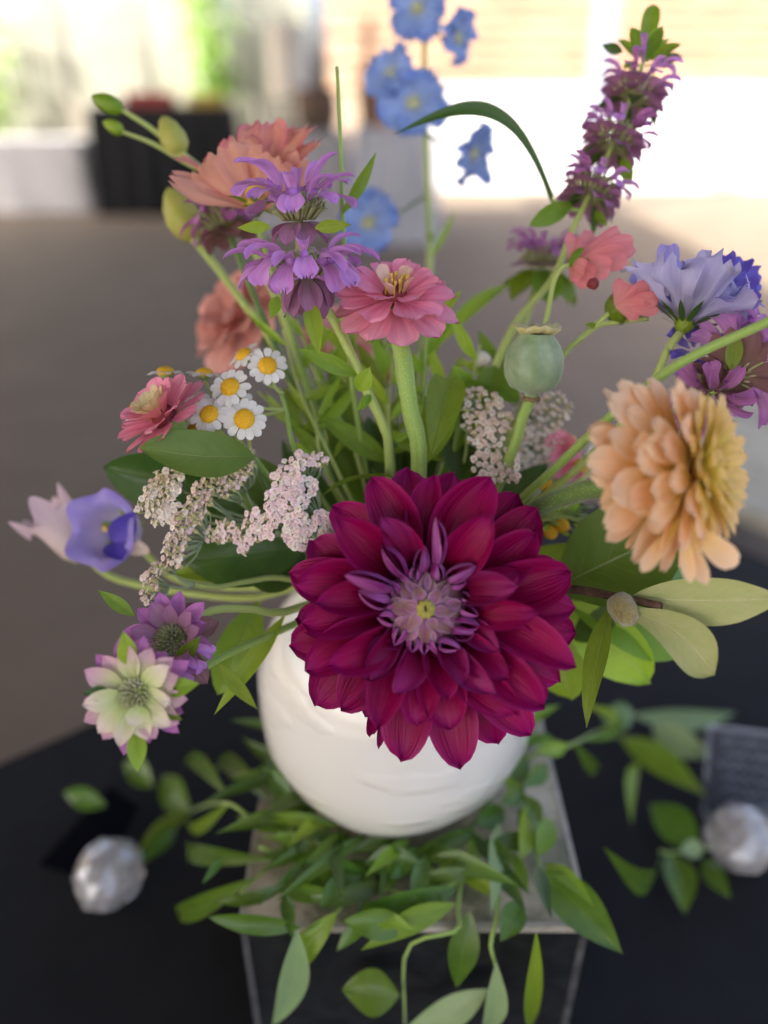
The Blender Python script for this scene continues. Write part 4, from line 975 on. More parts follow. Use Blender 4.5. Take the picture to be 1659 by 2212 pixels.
# tall bee balm spike, right
t=thing('bee_balm','tall purple bee balm spike with four whorls and a green leafy tip','flower',base_pt())
axp=[P(1398,100,.422),P(1385,150,.421),P(1345,255,.42),P(1305,355,.42),P(1262,445,.42)]
def axdir(i): return (axp[max(0,i-1)]-axp[min(4,i+1)]).normalized()
FA=[bee_floret(140+i,.0155,'bee' if i%2 else 'bee_deep',.3+.3*i) for i in range(4)]
for (u,v,rr,ax,nf) in [(1366,215,.0115,axdir(1),7),(1322,318,.0125,axdir(2),10),(1275,428,.0130,axdir(3),12)]:
    Mx=frame(P(u,v,.42),ax)
    calyx_cluster(t,Mx,rr,.013,30)
    ring(t,Mx,nf,.006,.008,FA,name='floret',el=R(28),ej=.3,aj=.25)
    bracts(t,Mx,11,.0135,.0100,R(-22),-.4,'bract',r0=.006,z0=.001)
    bracts(t,Mx,10,.0120,.0095,R(12),-.5,'bract',r0=.007,z0=.003)
    bracts(t,Mx,4,.019,.0065,R(-35),-.4,'leaf_d',r0=.005,z0=-.001,prof=LANCE,name='leaf')
Mx=frame(P(1392,135,.422),axdir(0))
bracts(t,Mx,7,.0165,.0075,R(38),-.4,'leaf',r0=.003,name='leaf',z0=0); bracts(t,Mx,6,.013,.006,R(65),-.3,'leaf_l',r0=.002,name='leaf',z0=.001)
for a in (.9,-2.2,2.6): part('floret',FA[1],t,Mx@RZ(a)@T(0,.004,-.003)@RX(R(20)))
leaf_between(t,P(1395,95,.42),P(1412,10,.42),.0095,M['leaf'],prof=STRAP,bend=.2)
leaf_between(t,P(1345,112,.42),P(1300,97,.42),.0055,M['leaf_d'],bend=.3); leaf_between(t,P(1430,128,.42),P(1475,122,.42),.005,M['leaf_d'],bend=.3)
leaf_between(t,P(1345,340,.418),P(1362,402,.416),.007,M['leaf'],prof=ELLI,bend=.3)
leaf_between(t,P(1235,440,.418),P(1142,488,.414),.0105,M['leaf'],prof=ELLI,bend=.3)
leaf_between(t,P(1285,455,.418),P(1312,490,.414),.005,M['leaf'],bend=.2)
leaf_between(t,P(1192,430,.42),P(848,294,.415),.0080,M['leaf_d'],prof=[(0,.55),(.2,.65),(.5,.95),(.65,1),(.8,.75),(.92,.35),(1,0)],bend=.4,roll=.35,side=.95,fold=.2,nv=24)
tube('side_stem',[P(1192,430,.42),P(1215,448,.42),P(1258,455,.42)],.0012,M['stem'],t,6,6)
stem(t,axp+[P(1235,500,.42),P(1195,600,.42),P(1120,690,.42),P(1070,790,.422)]+stem_path(P(1030,900,.425)),.0009,.0030,M['stem_l'],n=50)
leaf_between(t,P(1070,790,.42),P(1035,880,.41),.014,M['leaf'],bend=.4,prof=ELLI)
leaf_between(t,P(1060,800,.42),P(1120,870,.42),.013,M['leaf'],bend=.4,prof=ELLI)
# second, lower bee balm
t=thing('bee_balm','blurred purple bee balm head with green bracts behind the small rose cosmos','flower',base_pt())
Mx=frame(P(1172,575,.475),N(0,.9,.35))
calyx_cluster(t,Mx,.015,.012,24)
ring(t,Mx,11,.006,.008,FLORETS_D,name='floret',el=R(30),ej=.4); bracts(t,Mx,8,.018,.010,R(15),-.4,'bract',r0=.005)
bracts(t,Mx,7,.026,.018,R(-30),-.5,'leaf',r0=.004,name='leaf',z0=-.002)
stem(t,stem_path(P(1172,580,.475),[P(1120,730,.46),P(1050,860,.45)]),.0022,.0026,M['stem_l'])
leaf_between(t,P(1100,615,.465),P(938,765,.45),.011,M['leaf_l'],bend=.7,nh=UP+N(0,0,1))

# blue delphinium
t=thing('delphinium','tall sky blue delphinium spire with pale eyes at the back of the bouquet','flower',base_pt())
dl=[(0,.3),(.25,.75),(.55,1),(.8,.9),(.95,.6),(1,.3)]
DP=[petal('petal',M['blue'],.0235*k,.0260,dl,bend=-.3,cup=.7,ruf=.22,notch=.06,seed=i,nu=8,nv=8) for i,k in enumerate((1,.88,1.1,.96))]
def delph(u,v,d,nr,s,n=5):
    Mx=frame(P(u,v,d),nr,spin=rnd.random()*6)@SC(s)
    v_,f_,u_=lathe_geo([(.005,-.001),(.0045,.002),(.0025,.0035),(0,.004)],10,lambda r,z,a,tt:(r*(1+.25*math.sin(a*4)),z+.001*math.sin(a*3)))
    c=part('flower_head',mesh('flower_head',v_,f_,M['calyx_pale'],u_),t,Mx)
    for i in range(n): part('petal',rnd.choice(DP),c,Mx@RZ(2*math.pi*i/n+rnd.uniform(-.1,.1))@T(0,.002,0)@RX(R(12)+rnd.uniform(-.15,.15)))
    return Mx
DD=.56
for (u,v,nr,s,sp_) in [(902,18,N(-.05,-.25,.96),.85,(915,60)),(988,82,N(.85,-.3,.45),.80,(935,70)),(845,158,N(-.5,.1,.8),.80,(918,190)),(893,222,N(.05,-.05,1),1.0,(918,250)),(1022,330,N(.75,-.55,.35),.85,(924,290)),(797,482,N(-.15,.1,.97),.98,(924,420))]:
    Mx=delph(u,v,DD-.012,nr,s)
    tube('flower_stalk',[Mx@Vector((0,0,-.001)),P((u+sp_[0])/2,(v+sp_[1])/2+8,DD),P(sp_[0],sp_[1],DD)],.0010,M['stem_d'],t,8,6)
leaf_between(t,P(1025,345,.55),P(1060,398,.545),.010,M['blue'],prof=dl,bend=.3,name='petal')
stem(t,[P(915,-20,DD),P(918,190,DD),P(924,420,DD),P(928,560,.54)]+stem_path(P(915,800,.49)),.0018,.0030,M['stem_l'],n=40)
for (a_,b_) in (((930,560),(985,455)),((928,520),(935,500))): leaf_between(t,P(*a_,.545),P(*b_,.54),.004,M['leaf_l'],bend=.4)

# grass-like shoot
t=thing('grass_shoot','thin upright green shoot with one narrow leaf beside the lilac bee balm','stem',base_pt())
stem(t,[P(728,145,.385),P(734,260,.385),P(738,370,.385),P(740,462,.387),P(745,560,.39),P(752,700,.395)]+stem_path(P(765,860,.405)),.0009,.0016,M['stem'],n=44,k=6)
leaf_between(t,P(740,462,.386),P(812,328,.380),.0065,M['leaf'],bend=.3,roll=.4)

# blurred blooms behind
def ruff(t,pos,nr,R_,mt,n=9,layers=3):
    Mx=frame(pos,nr)
    for k in range(layers):
        ms=[petal('petal',M[mt],R_*(1-.2*k),R_*.75,BROAD,bend=-.3,cup=.6,ruf=.12,seed=rnd.randrange(999),nu=6,nv=8) for _ in range(3)]
        ring(t,Mx,n-k,R_*.1,R_*.06*k,ms,el=R(10+22*k))
    under_cup(t,Mx@T(0,0,-.002),R_*.25,R_*.3); return Mx
t=thing('zinnia','large pale salmon bloom turned away behind the lilac bee balm','flower',base_pt())
Mx=ruff(t,P(530,690,.50),N(-.55,.35,.6),.036,'pale_pink'); stem(t,stem_path(Mx@Vector((0,0,-.01)),[P(640,840,.48)]),.003,.003,M['stem'])
t=thing('zinnia','pale salmon bloom mostly hidden behind the bee balm stems','flower',base_pt())
Mx=ruff(t,P(735,735,.50),N(.3,.4,.8),.024,'pale_pink',8,2); stem(t,stem_path(Mx@Vector((0,0,-.008)),[P(760,860,.47)]),.0028,.003,M['stem'])
t=thing('zinnia','dull rose zinnia seen edge-on behind the thick zinnia stem','flower',base_pt())
Mx=frame(P(822,800,.475),N(0,.97,.22)); zinnia(t,Mx,.024,[(12,.85,.45,R(-6),-.3,-.05,.15,'rose'),(10,.7,.4,R(12),-.3,.05,.15,'rose'),(8,.35,.25,R(60),-.3,.1,.1,'cream_green')],disc=(.006,.006,'stamen'))
under_cup(t,Mx@T(0,0,-.002),.008,.010,'leaf_d'); stem(t,stem_path(Mx@Vector((0,0,-.01))),.0028,.003,M['stem'])
# snapdragon and white blooms, right of centre
t=thing('snapdragon','coral pink and yellow bloom between the beige yarrow and the peach zinnia','flower',base_pt())
for (u0,v0,u1,v1,wd,mt) in [(1215,975,1195,935,50,'pink'),(1215,975,1245,950,50,'pink'),(1215,985,1255,985,55,'pink'),(1210,985,1190,975,40,'pink'),(1220,990,1235,1040,60,'pink'),(1215,990,1205,1035,50,'pink'),(1222,965,1238,940,26,'peach_in'),(1232,1000,1268,1025,26,'peach_in')]:
    leaf_between(t,P(u0,v0,.43),P(u1,v1,.424),wd*.43/F,M[mt],prof=BROAD,bend=.5,ruf=.08,name='petal')
stem(t,stem_path(P(1215,985,.432),[P(1180,1060,.43)]),.0018,.0022,M['stem_l'])
t=thing('daisy','white petalled bloom half hidden behind the peach zinnia','flower',base_pt())
for (u1,v1) in ((1275,960),(1262,990),(1275,1022),(1305,1030),(1330,1000),(1320,960)):
    leaf_between(t,P(1298,995,.442),P(u1,v1,.438),.013,M['white'],prof=ELLI,bend=.4,name='petal')
stem(t,stem_path(P(1298,997,.443),[P(1200,1080,.43)]),.0018,.0022,M['stem_l'])
t=thing('white_bud','ivory bud among the leaves behind the thick zinnia stem','bud',base_pt())
bud_at(t,P(950,1050,.44),P(968,925,.44),.0125,'yarrow'); bud_at(t,P(925,1045,.44),P(920,985,.435),.006,'yarrow')
stem(t,stem_path(P(948,1050,.44)),.002,.002,M['stem_l'])
t=thing('white_bud','tiny ivory buds sticking out left of the poppy pod','bud',base_pt())
bud_at(t,P(1045,790,.44),P(1035,758,.44),.0050,'yarrow'); stem(t,stem_path(P(1045,790,.44)),.0012,.002,M['stem'])
# fine feathery filler right of the dahlia
t=thing('yellow_filler','wispy green filler with small yellow blooms between the dahlia and the peach stem','flower',base_pt())
hubf=P(1150,1130,.41)
for i in range(26):
    a=rnd.uniform(-.5,1.25); L=rnd.uniform(40,150); u1=1150+L*math.cos(a); v1=1120-L*math.sin(a)*.6; q=P(u1,v1,.41+rnd.uniform(-.02,.02))
    tube('sprig',[hubf,hubf.lerp(q,.5)+Vector((0,0,.004)),q],[(0,.0009),(1,.0004)],M['stem_l'],t,6,5)
    if i%2==0: leaf_between(t,hubf.lerp(q,.6),hubf.lerp(q,.6)+Vector((rnd.uniform(-.012,.012),-.004,rnd.uniform(-.01,.012))),.003,M['leaf_l'],nu=2,nv=5)
for (u1,v1) in ((1190,1150),(1215,1135),(1255,1005),(1300,1062),(1178,1045)):
    part('bloom',DISC,t,frame(P(u1,v1,.405),N(.1,.3,.9))@SC(.9)); tube('sprig',[P(u1,v1,.407),hubf],.0006,M['stem_l'],t,5,5)
stem(t,stem_path(hubf),.0012,.0018,M['stem_l'])
# ================================================================ loose foliage in the vase
def foliage(label, leaves, root, sm='stem', name='leafy_stem', via=(), r=(.0012,.002)):
    t=thing(name,label,'foliage',base_pt())
    stem(t,stem_path(root,via),r[0],r[1],M[sm])
    for (A,B,wd,mt,kw) in leaves:
        A_=P(*A); leaf_between(t,A_,P(*B),wd,M[mt],**kw)
        # short stalk back to the main stem
        if (A_-root).length>.004: tube('leaf_stalk',[A_,A_.lerp(root,.5)+Vector((0,0,-.003)),root],[(0,.0007),(1,.001)],M[sm],t,6,5)
    return t
E=dict(prof=ELLI)
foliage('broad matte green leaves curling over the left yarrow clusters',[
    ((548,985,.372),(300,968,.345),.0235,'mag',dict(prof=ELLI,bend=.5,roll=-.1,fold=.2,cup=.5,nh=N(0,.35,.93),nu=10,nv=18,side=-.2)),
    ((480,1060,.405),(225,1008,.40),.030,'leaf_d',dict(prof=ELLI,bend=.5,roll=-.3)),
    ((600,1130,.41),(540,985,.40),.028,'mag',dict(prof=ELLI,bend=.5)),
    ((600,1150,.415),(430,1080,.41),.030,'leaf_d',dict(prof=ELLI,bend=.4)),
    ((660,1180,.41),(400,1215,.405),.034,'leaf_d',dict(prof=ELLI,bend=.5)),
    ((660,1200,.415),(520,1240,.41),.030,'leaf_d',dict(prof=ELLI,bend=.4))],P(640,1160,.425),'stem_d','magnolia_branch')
foliage('long narrow green leaves arching behind the dahlia',[
    ((860,1035,.40),(690,1085,.372),.0105,'leaf',dict(bend=.8,nh=UP)),
    ((845,1000,.42),(685,895,.415),.0125,'leaf',dict(bend=.3)),
    ((905,1010,.40),(985,815,.40),.019,'leaf',dict(bend=.3,prof=ELLI)),
    ((800,1010,.43),(700,760,.44),.012,'leaf',dict(bend=.4)),
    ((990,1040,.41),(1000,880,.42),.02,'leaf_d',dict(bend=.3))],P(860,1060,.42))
foliage('pointed triangular green leaf hanging beside the thick zinnia stem',[((970,818,.392),(932,985,.378),.0195,'leaf',dict(bend=.4,prof=[(0,.75),(.15,.98),(.35,.95),(.6,.7),(.85,.3),(1,0)],fold=.15)),
    ((985,830,.40),(1060,850,.42),.010,'leaf',dict(bend=.5))],P(978,822,.395),via=[P(985,950,.41)])
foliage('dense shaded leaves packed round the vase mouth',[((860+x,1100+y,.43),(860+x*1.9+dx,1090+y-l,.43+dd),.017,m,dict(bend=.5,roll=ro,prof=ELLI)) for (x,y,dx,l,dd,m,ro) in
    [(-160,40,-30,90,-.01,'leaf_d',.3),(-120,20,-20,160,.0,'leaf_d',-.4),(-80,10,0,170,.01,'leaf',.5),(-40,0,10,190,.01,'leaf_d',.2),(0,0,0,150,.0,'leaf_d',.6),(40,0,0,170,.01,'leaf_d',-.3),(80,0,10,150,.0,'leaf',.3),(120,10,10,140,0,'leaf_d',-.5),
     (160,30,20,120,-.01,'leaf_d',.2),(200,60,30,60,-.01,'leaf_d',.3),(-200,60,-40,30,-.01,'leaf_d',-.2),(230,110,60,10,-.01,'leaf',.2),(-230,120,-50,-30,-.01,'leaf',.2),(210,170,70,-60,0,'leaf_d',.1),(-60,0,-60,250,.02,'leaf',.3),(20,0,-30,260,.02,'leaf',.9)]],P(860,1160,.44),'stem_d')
foliage('green scalloped leaves spilling over the right shoulder of the vase',[
    ((1230,1300,.42),(1500,1395,.425),.040,'leaf',dict(prof=ELLI,bend=.6,ruf=.12,roll=-.3)),((1220,1300,.42),(1400,1470,.42),.032,'leaf_l',dict(prof=ELLI,bend=.6,ruf=.12)),
    ((1215,1310,.425),(1330,1350,.41),.030,'leaf_d',dict(prof=ELLI,bend=.5)),((1190,1330,.425),(1235,1510,.43),.032,'leaf',dict(prof=ELLI,bend=.5,roll=.3)),((1230,1290,.43),(1460,1320,.44),.034,'leaf_d',dict(prof=ELLI,bend=.4))],P(1130,1290,.43),'stem_d')
# thin upright stems filling the middle
for i,(u,v,u2,v2,lab) in enumerate([(640,690,770,980,'bare green stem rising between the daisies and the lilac bee balm'),(690,800,800,1010,'yellow-green stem leaning behind the bee balm leaves'),(760,800,790,1000,'upright pale stem left of the thick zinnia stem'),
        (905,700,910,960,'hair-thin shoot rising behind the salmon pink zinnia'),(660,870,790,1020,'curved stem with tiny side leaves beside the daisies')]):
    t=thing('filler_stem',lab,'stem',base_pt())
    d=.42+.012*i
    stem(t,[P(u,v,d),P((u+u2)/2-8,(v+v2)/2+10,d)]+stem_path(P(u2,v2,d)),.0009+.0003*(i%3),.0018,M['stem' if i%2 else 'stem_l'],n=30,k=6)
    for k in range(3):
        f=.15+.25*k; q=P(u+(u2-u)*f,v+(v2-v)*f,d); sgn=1 if k%2 else -1
        leaf_between(t,q,q+RT*sgn*.012+UP*.016,.0035,M['leaf_l'],nu=4,nv=8)

fr=random.Random(12)
for i in range(16):
    t=thing('leafy_stem','slender light green leafy stem in the tangle behind the dahlia','foliage',base_pt(),'slender stems behind the dahlia')
    u0=fr.uniform(690,1010); v0=1020; d=fr.uniform(.405,.455); u1=855+(u0-855)*fr.uniform(1.2,2.1); v1=fr.uniform(690,900)
    top=P(u1,v1,d+fr.uniform(-.01,.02)); mid=P((u0+u1)/2+fr.uniform(-15,15),(v0+v1)/2,d); low=P(u0,v0,d)
    stem(t,[top,mid]+stem_path(low),.0007,.0016,M[fr.choice(['stem','stem_l'])],n=26,k=6)
    for k in range(5):
        f=fr.uniform(.02,.95); q=(top.lerp(mid,f*2) if f<.5 else mid.lerp(low,f*2-1)); sg=fr.choice((-1,1))
        leaf_between(t,q,q+RT*sg*fr.uniform(.008,.024)+UP*fr.uniform(.008,.03)+FW*fr.uniform(-.01,.01),fr.uniform(.004,.0085),M[fr.choice(['leaf','leaf_l','leaf_l'])],bend=fr.uniform(.2,.9),roll=fr.uniform(-.6,.6),nu=4,nv=9)

# ================================================================ ruscus garland round the vase
zr=RISER_Z+.012
def g_pt(u,v,lift=0.0):
    """riser top, its front face or the table, whichever that pixel falls on"""
    p=PZ(u,v,RISER_Z+.010+lift)
    x0,x1,y0=.0175-.125,.0175+.125,.366-.115
    if p.x<x0 or p.x>x1 : return PZ(u,v,TABLE_Z+.016+lift)
    if p.y<y0: return PY(u,v,.366-.1-.012-lift*.6)
    return p
def garland(label, stems, leaves):
    p0=g_pt(*stems[0][0]); t=thing('ruscus_branch',label,'foliage',p0,'ruscus branches laid round the vase')
    for st in stems:
        tube('stem',[g_pt(*q) for q in st],[(0,.0016),(1,.0009)],M['stem'],t,18,6)
    for L in leaves:
        (u0,v0,u1,v1,wd,mt)=L[:6]; l0=L[6] if len(L)>6 else rnd.uniform(.004,.012); l1=L[7] if len(L)>7 else rnd.uniform(.0,.014)
        A=g_pt(u0,v0,l0); B=g_pt(u1,v1,l1); W=wd/F*depth((A+B)/2)
        nh=(N(0,.15,1)+Vector((rnd.uniform(-.35,.35),0,rnd.uniform(-.1,.5)))).normalized()
        leaf_between(t,A,B,W*1.15,M[mt],prof=LANCE if rnd.random()<.75 else ELLI,nh=nh,bend=rnd.uniform(.2,.8),fold=.12,cup=.5,ruf=.03,side=rnd.uniform(-.25,.25),twist=rnd.uniform(-.25,.25))
g,gl,gp='ruscus','ruscus_l','ruscus_p'
garland('glossy ruscus branch trailing from the vase towards the black card on the left',[[(640,1790),(560,1780),(490,1735),(415,1752),(330,1810)]],
    [(412,1756,296,1840,32,gl),(412,1752,352,1674,60,g),(493,1720,407,1662,30,g),(229,1740,138,1712,42,g),(330,1700,268,1646,46,g),(380,1790,300,1870,34,g),(652,1776,508,1764,36,g),(500,1730,420,1760,24,gl),(590,1740,480,1700,34,g),(560,1700,600,1640,30,g),(640,1760,560,1660,38,g),(600,1770,570,1610,34,g)])
garland('ruscus branch with shiny leaves over the left corner of the black box',[[(700,1830),(600,1860),(560,1890),(520,1930)]],
    [(589,1857,440,1822,36,g),(551,1896,397,1955,40,g),(652,2004,450,1980,38,g),(685,1843,594,1795,42,g),(484,1852,436,1910,15,g),(623,1881,798,1893,66,g),(690,1800,640,1730,40,g),(720,1850,610,1830,44,g),(660,1860,600,1920,36,g)])
garland('ruscus branch hanging over the front edge of the black box on the left',[[(780,1880),(735,1960),(700,1990),(660,2020)]],
    [(728,1970,628,2104,46,gl),(642,2008,587,2214,56,gp),(880,2008,738,1988,56,g),(862,2150,738,2135,84,g),(795,1860,915,1868,56,g),(790,1820,880,1850,50,g),(740,1900,690,1960,40,g)])
garland('ruscus branch with bright leaves drooping at the middle of the black box',[[(1030,1800),(1000,1880),(990,1960),(985,2010),(880,2050),(875,2212)]],
    [(985,1918,775,1962,58,g),(983,1952,780,2052,46,gl),(1025,1793,900,1835,34,g),(915,1870,960,1930,36,g),(990,1860,930,1900,30,gl),(960,1810,850,1880,44,g),(900,1830,840,1900,40,g)])
garland('ruscus branch with twisted tendril hanging at the right of the box front',[[(1080,1760),(1060,1860),(1075,1960),(1060,2040),(1072,2100),(1055,2180)]],
    [(1015,1968,985,2132,58,g),(1125,1948,1078,2036,50,g),(1072,2080,1038,2216,42,gp),(1055,2138,880,2216,54,gp),(1078,1778,1058,1978,48,gp),(1025,1812,1012,1892,34,gl),(1158,2015,1140,2216,40,gl),(1100,1870,1050,1810,36,g)])
garland('ruscus branch with one large leaf past the right corner of the black box',[[(1100,1700),(1140,1780),(1165,1870),(1170,1890)]],
    [(1170,1880,1345,2062,84,g),(1150,1738,1122,1862,52,gl),(1190,1770,1160,1850,40,gl),(1110,1720,1170,1780,40,g),(1130,1690,1080,1740,40,g),(1090,1750,1020,1780,44,g),(1140,1640,1110,1720,34,g),(1180,1650,1130,1700,36,g)])
garland('ruscus branch running along the black cloth right of the vase',[[(1120,1640),(1230,1610),(1300,1580),(1350,1600),(1440,1680)]],
    [(1368,1545,1588,1540,40,gp),(1410,1568,1542,1638,60,gp),(1342,1594,1526,1720,54,gl),(1378,1646,1363,1788,24,gl),(1228,1608,1155,1620,26,gl),(1240,1606,1290,1650,28,g),(1368,1540,1298,1550,48,gp),(1300,1575,1240,1520,34,gl),(1260,1600,1330,1500,22,g)])
garland('ruscus sprig lying on the black cloth by the glass ball at the right',[[(1425,1838),(1446,1843),(1510,1835),(1560,1830)]],
    [(1428,1842,1293,1822,50,g,.004,.004),(1508,1830,1404,1738,70,g,.004,.004),(1446,1845,1480,1980,58,g,.004,.004),(1520,1855,1582,1944,40,g,.004,.004),(1470,1838,1520,1830,34,gp,.004,.004)])
# more leaves heaped on the front of the box
fills=[[],[]]
for i in range(22):
    u=rnd.uniform(560,1190); v=rnd.uniform(1800,1975)
    if 700<u<960 and v<1840: v+=70
    a=rnd.uniform(0,6.283); L=rnd.uniform(110,175)
    fills[i%2].append((u,v,u+L*math.cos(a),v+L*math.sin(a)*.75,rnd.uniform(24,38),rnd.choice([g,g,g,gl,'leaf_d'])))
garland('heap of ruscus leaves along the left front of the black box top',[[(560,1830),(680,1870),(800,1910),(880,1930)]],fills[0])
garland('heap of ruscus leaves along the right front of the black box top',[[(900,1930),(1000,1900),(1100,1840),(1170,1760)]],fills[1])
# dark leaves packed under the belly of the vase
t=thing('ruscus_branch','dark ruscus leaves tucked tightly under the belly of the vase','foliage',Vector((VX,VY-.06,RISER_Z+.004)),'ruscus branches laid round the vase')
cpts=[Vector((VX+.066*math.cos(a),VY+.066*math.sin(a),RISER_Z+.008)) for a in [R(x) for x in range(150,400,25)]]
tube('stem',cpts,.0016,M['stem_d'],t,30,6)
for i in range(30):
    a=R(rnd.uniform(150,395)); q=Vector((VX+.064*math.cos(a),VY+.064*math.sin(a),RISER_Z+rnd.uniform(.006,.022)))
    b=a+rnd.uniform(-1.1,1.1); e=q+Vector((math.cos(b),math.sin(b),0))*rnd.uniform(.04,.07)+Vector((0,0,rnd.uniform(-.012,.022)))
    e.z=max(e.z,RISER_Z+.004)
    leaf_between(t,q,e,rnd.uniform(.008,.012),M[rnd.choice(['ruscus','ruscus','leaf_d','leaf_d','ruscus_l'])],nh=Vector((rnd.uniform(-.5,.5),-.5,1)),bend=rnd.uniform(.2,.9),prof=LANCE)

# ================================================================ small things on the cloth
M['card']=plain('black_card',(.0010,.0015,.004),(.0015,.002,.005),rough=.7,spec=.05,scale=30)
t=thing('card','small plain black card lying tilted behind the left glass ball','card',PZ(180,1800,TABLE_Z+.002))
A,B,C_,D_=PZ(85,1868,TABLE_Z+.003),PZ(210,1905,TABLE_Z+.003),PZ(300,1745,TABLE_Z+.012),PZ(240,1700,TABLE_Z+.012)
o=WM[t.name].inverted()
q=[o@p for p in (A,B,C_,D_)]; nn=Vector((0,0,.0016))
part('sheet',mesh('sheet',q+[p+nn for p in q],[(3,2,1,0),(4,5,6,7),(0,1,5,4),(1,2,6,5),(2,3,7,6),(3,0,4,7)],M['card'],smooth=False),t)
def glass_mat():
    m,n=newmat('cut_glass'); g=G(n); o=g.obj()
    c=g.mix(g.math('MULTIPLY_ADD',g.noise(o,40.0,2),1.6,-.3,clamp=True),(.78,.78,.76),(.86,.80,.74))
    g.out(g.bsdf(c,.04,.8,None,Metallic=.0,Transmission_Weight=.7,IOR=1.6,Coat_Weight=.8,Coat_Roughness=.05)); return m
M['glass']=glass_mat()
def crystal(label,u,v,R_,seed):
    c=PZ(u,v,TABLE_Z+R_*.95); t=thing('glass_ornament',label,'glass ornament',Vector((c.x,c.y,TABLE_Z)),'cut glass balls on the black cloth')
    r=random.Random(seed)
    # faceted ball: rings of flat lozenge facets
    b=MB(); rows,k=7,11
    for i in range(rows+1):
        th=math.pi*i/rows
        for j in range(k):
            a=2*math.pi*(j+.5*(i%2))/k; rr=R_*(1+r.uniform(-.07,.05))
            b.v.append(Vector((rr*math.sin(th)*math.cos(a),rr*math.sin(th)*math.sin(a),-rr*math.cos(th)*.95))); b.u.append((j/k,i/rows))
    for i in range(rows):
        for j in range(k):
            p,q=i*k+j,i*k+(j+1)%k; p2,q2=(i+1)*k+j,(i+1)*k+(j+1)%k
            if i%2==0: b.f+= [(p,q,p2),(q,q2,p2)]
            else: b.f+=[(p,q,q2),(p,q2,p2)]
            b.m+=[0,0]
    part('ball',b.build('ball',M['glass'],False),t,Matrix.Translation((c.x,c.y,TABLE_Z+R_*.95)))
    v_,f_,u_=lathe_geo([(0,.0005),(R_*.5,.0005),(R_*.52,.004),(R_*.4,R_*.12)],24)
    part('foot',mesh('foot',v_,f_,M['glass'],u_),t,Matrix.Translation((c.x,c.y,TABLE_Z+.0015)))
crystal('faceted clear glass ball in front of the black card',235,1888,.0280,1)
crystal('faceted clear glass ball in front of the grey sign stand',1600,1812,.0285,2)
# sign stand: clear bevelled block with a grey card
def acr():
    m,n=newmat('clear_acrylic'); g=G(n); g.out(g.bsdf((.80,.84,.90),.06,.6,None,Transmission_Weight=.9,IOR=1.45)); return m
M['acrylic']=acr()
M['sign_grey']=plain('sign_slate',(.03,.034,.042),(.045,.05,.06),rough=.6,spec=.2,scale=40)
M['chalk']=plain('chalk_writing',(.30,.33,.38),(.20,.22,.26),rough=.8,scale=120)
t=thing('sign_stand','small clear stand with a slate grey card of pale writing at the table right','sign',PZ(1610,1760,TABLE_Z))
b0=PZ(1520,1762,TABLE_Z+.002); b1=b0+Vector((.105,-.02,0)); upv=Vector((.006,.045,.062))
ex=(b1-b0).normalized(); ez=upv.normalized(); ey=ez.cross(ex).normalized(); ez=ex.cross(ey)
Sm=Matrix.Translation(b0)@Matrix((ex,ey,ez)).transposed().to_4x4()
box('card',(0.002,.103,-.001,.001,.004,.076),M['sign_grey'],t,Sm)
box('clear_plate',(-.001,.106,.0015,.004,0,.080),M['acrylic'],t,Sm)
box('clear_foot',(-.004,.108,-.016,.012,-.002,.004),M['acrylic'],t,Sm)
cb=MB(); lr=random.Random(4)
for row in range(6):
    x=.008+lr.uniform(0,.012); z=.068-.0105*row
    while x<.092:
        wl=lr.uniform(.012,.030)
        if x+wl>.096: break
        # each word: a wavy handwritten stroke
        pts=[Vector((x+wl*k/8,-.0016,z+.0022*math.sin(k*2.1+row)+lr.uniform(-.0008,.0008))) for k in range(9)]
        v,f,u=tube_geo(pts,.0007,16,4); cb.add(v,f,u); x+=wl+.0025
part('writing',cb.build('writing',M['chalk']),t,Sm)
# ================================================================ far background
M['white_board']=plain('white_fence_board',(.27,.27,.21),(.33,.33,.27),rough=.6,scale=3,var=.3)
M['brick']=plain('brick_clay',(.34,.20,.13),(.37,.25,.165),rough=.85,scale=3,var=.35)
M['mortar']=plain('brick_mortar',(.36,.28,.20),rough=.9)
M['white_wall']=plain('white_paint',(.62,.62,.63),(.68,.68,.68),rough=.6,scale=2)
M['grey_cloth']=plain('grey_cloth',(.36,.355,.36),(.44,.435,.44),rough=.8,scale=3)
M['terra']=plain('terracotta',(.50,.26,.17),(.56,.32,.22),rough=.7,scale=6)
M['brown']=plain('brown_wood',(.10,.06,.035),(.16,.10,.06),rough=.7,scale=6)
M['red']=plain('red_paint',(.20,.02,.015),rough=.6); M['yellow']=plain('yellow_paint',(.28,.20,.03),rough=.6)
M['bluegrey']=plain('post_bluegrey',(.20,.22,.28),(.24,.26,.31),rough=.6,scale=4)
M['lampshade']=plain('lampshade_linen',(.80,.74,.62),(.82,.72,.55),rough=.8,scale=5)
M['bush']=leaf_mat('bush_leaf',(.22,.40,.04),(.34,.52,.07),(.4,.5,.15),vk=.2,tr=.45)
M['bush_d']=leaf_mat('bush_leaf_dark',(.10,.22,.03),(.18,.32,.05),(.3,.4,.12),vk=.2,tr=.4)
def gxy(u,v): return PZ(u,v,0.0)
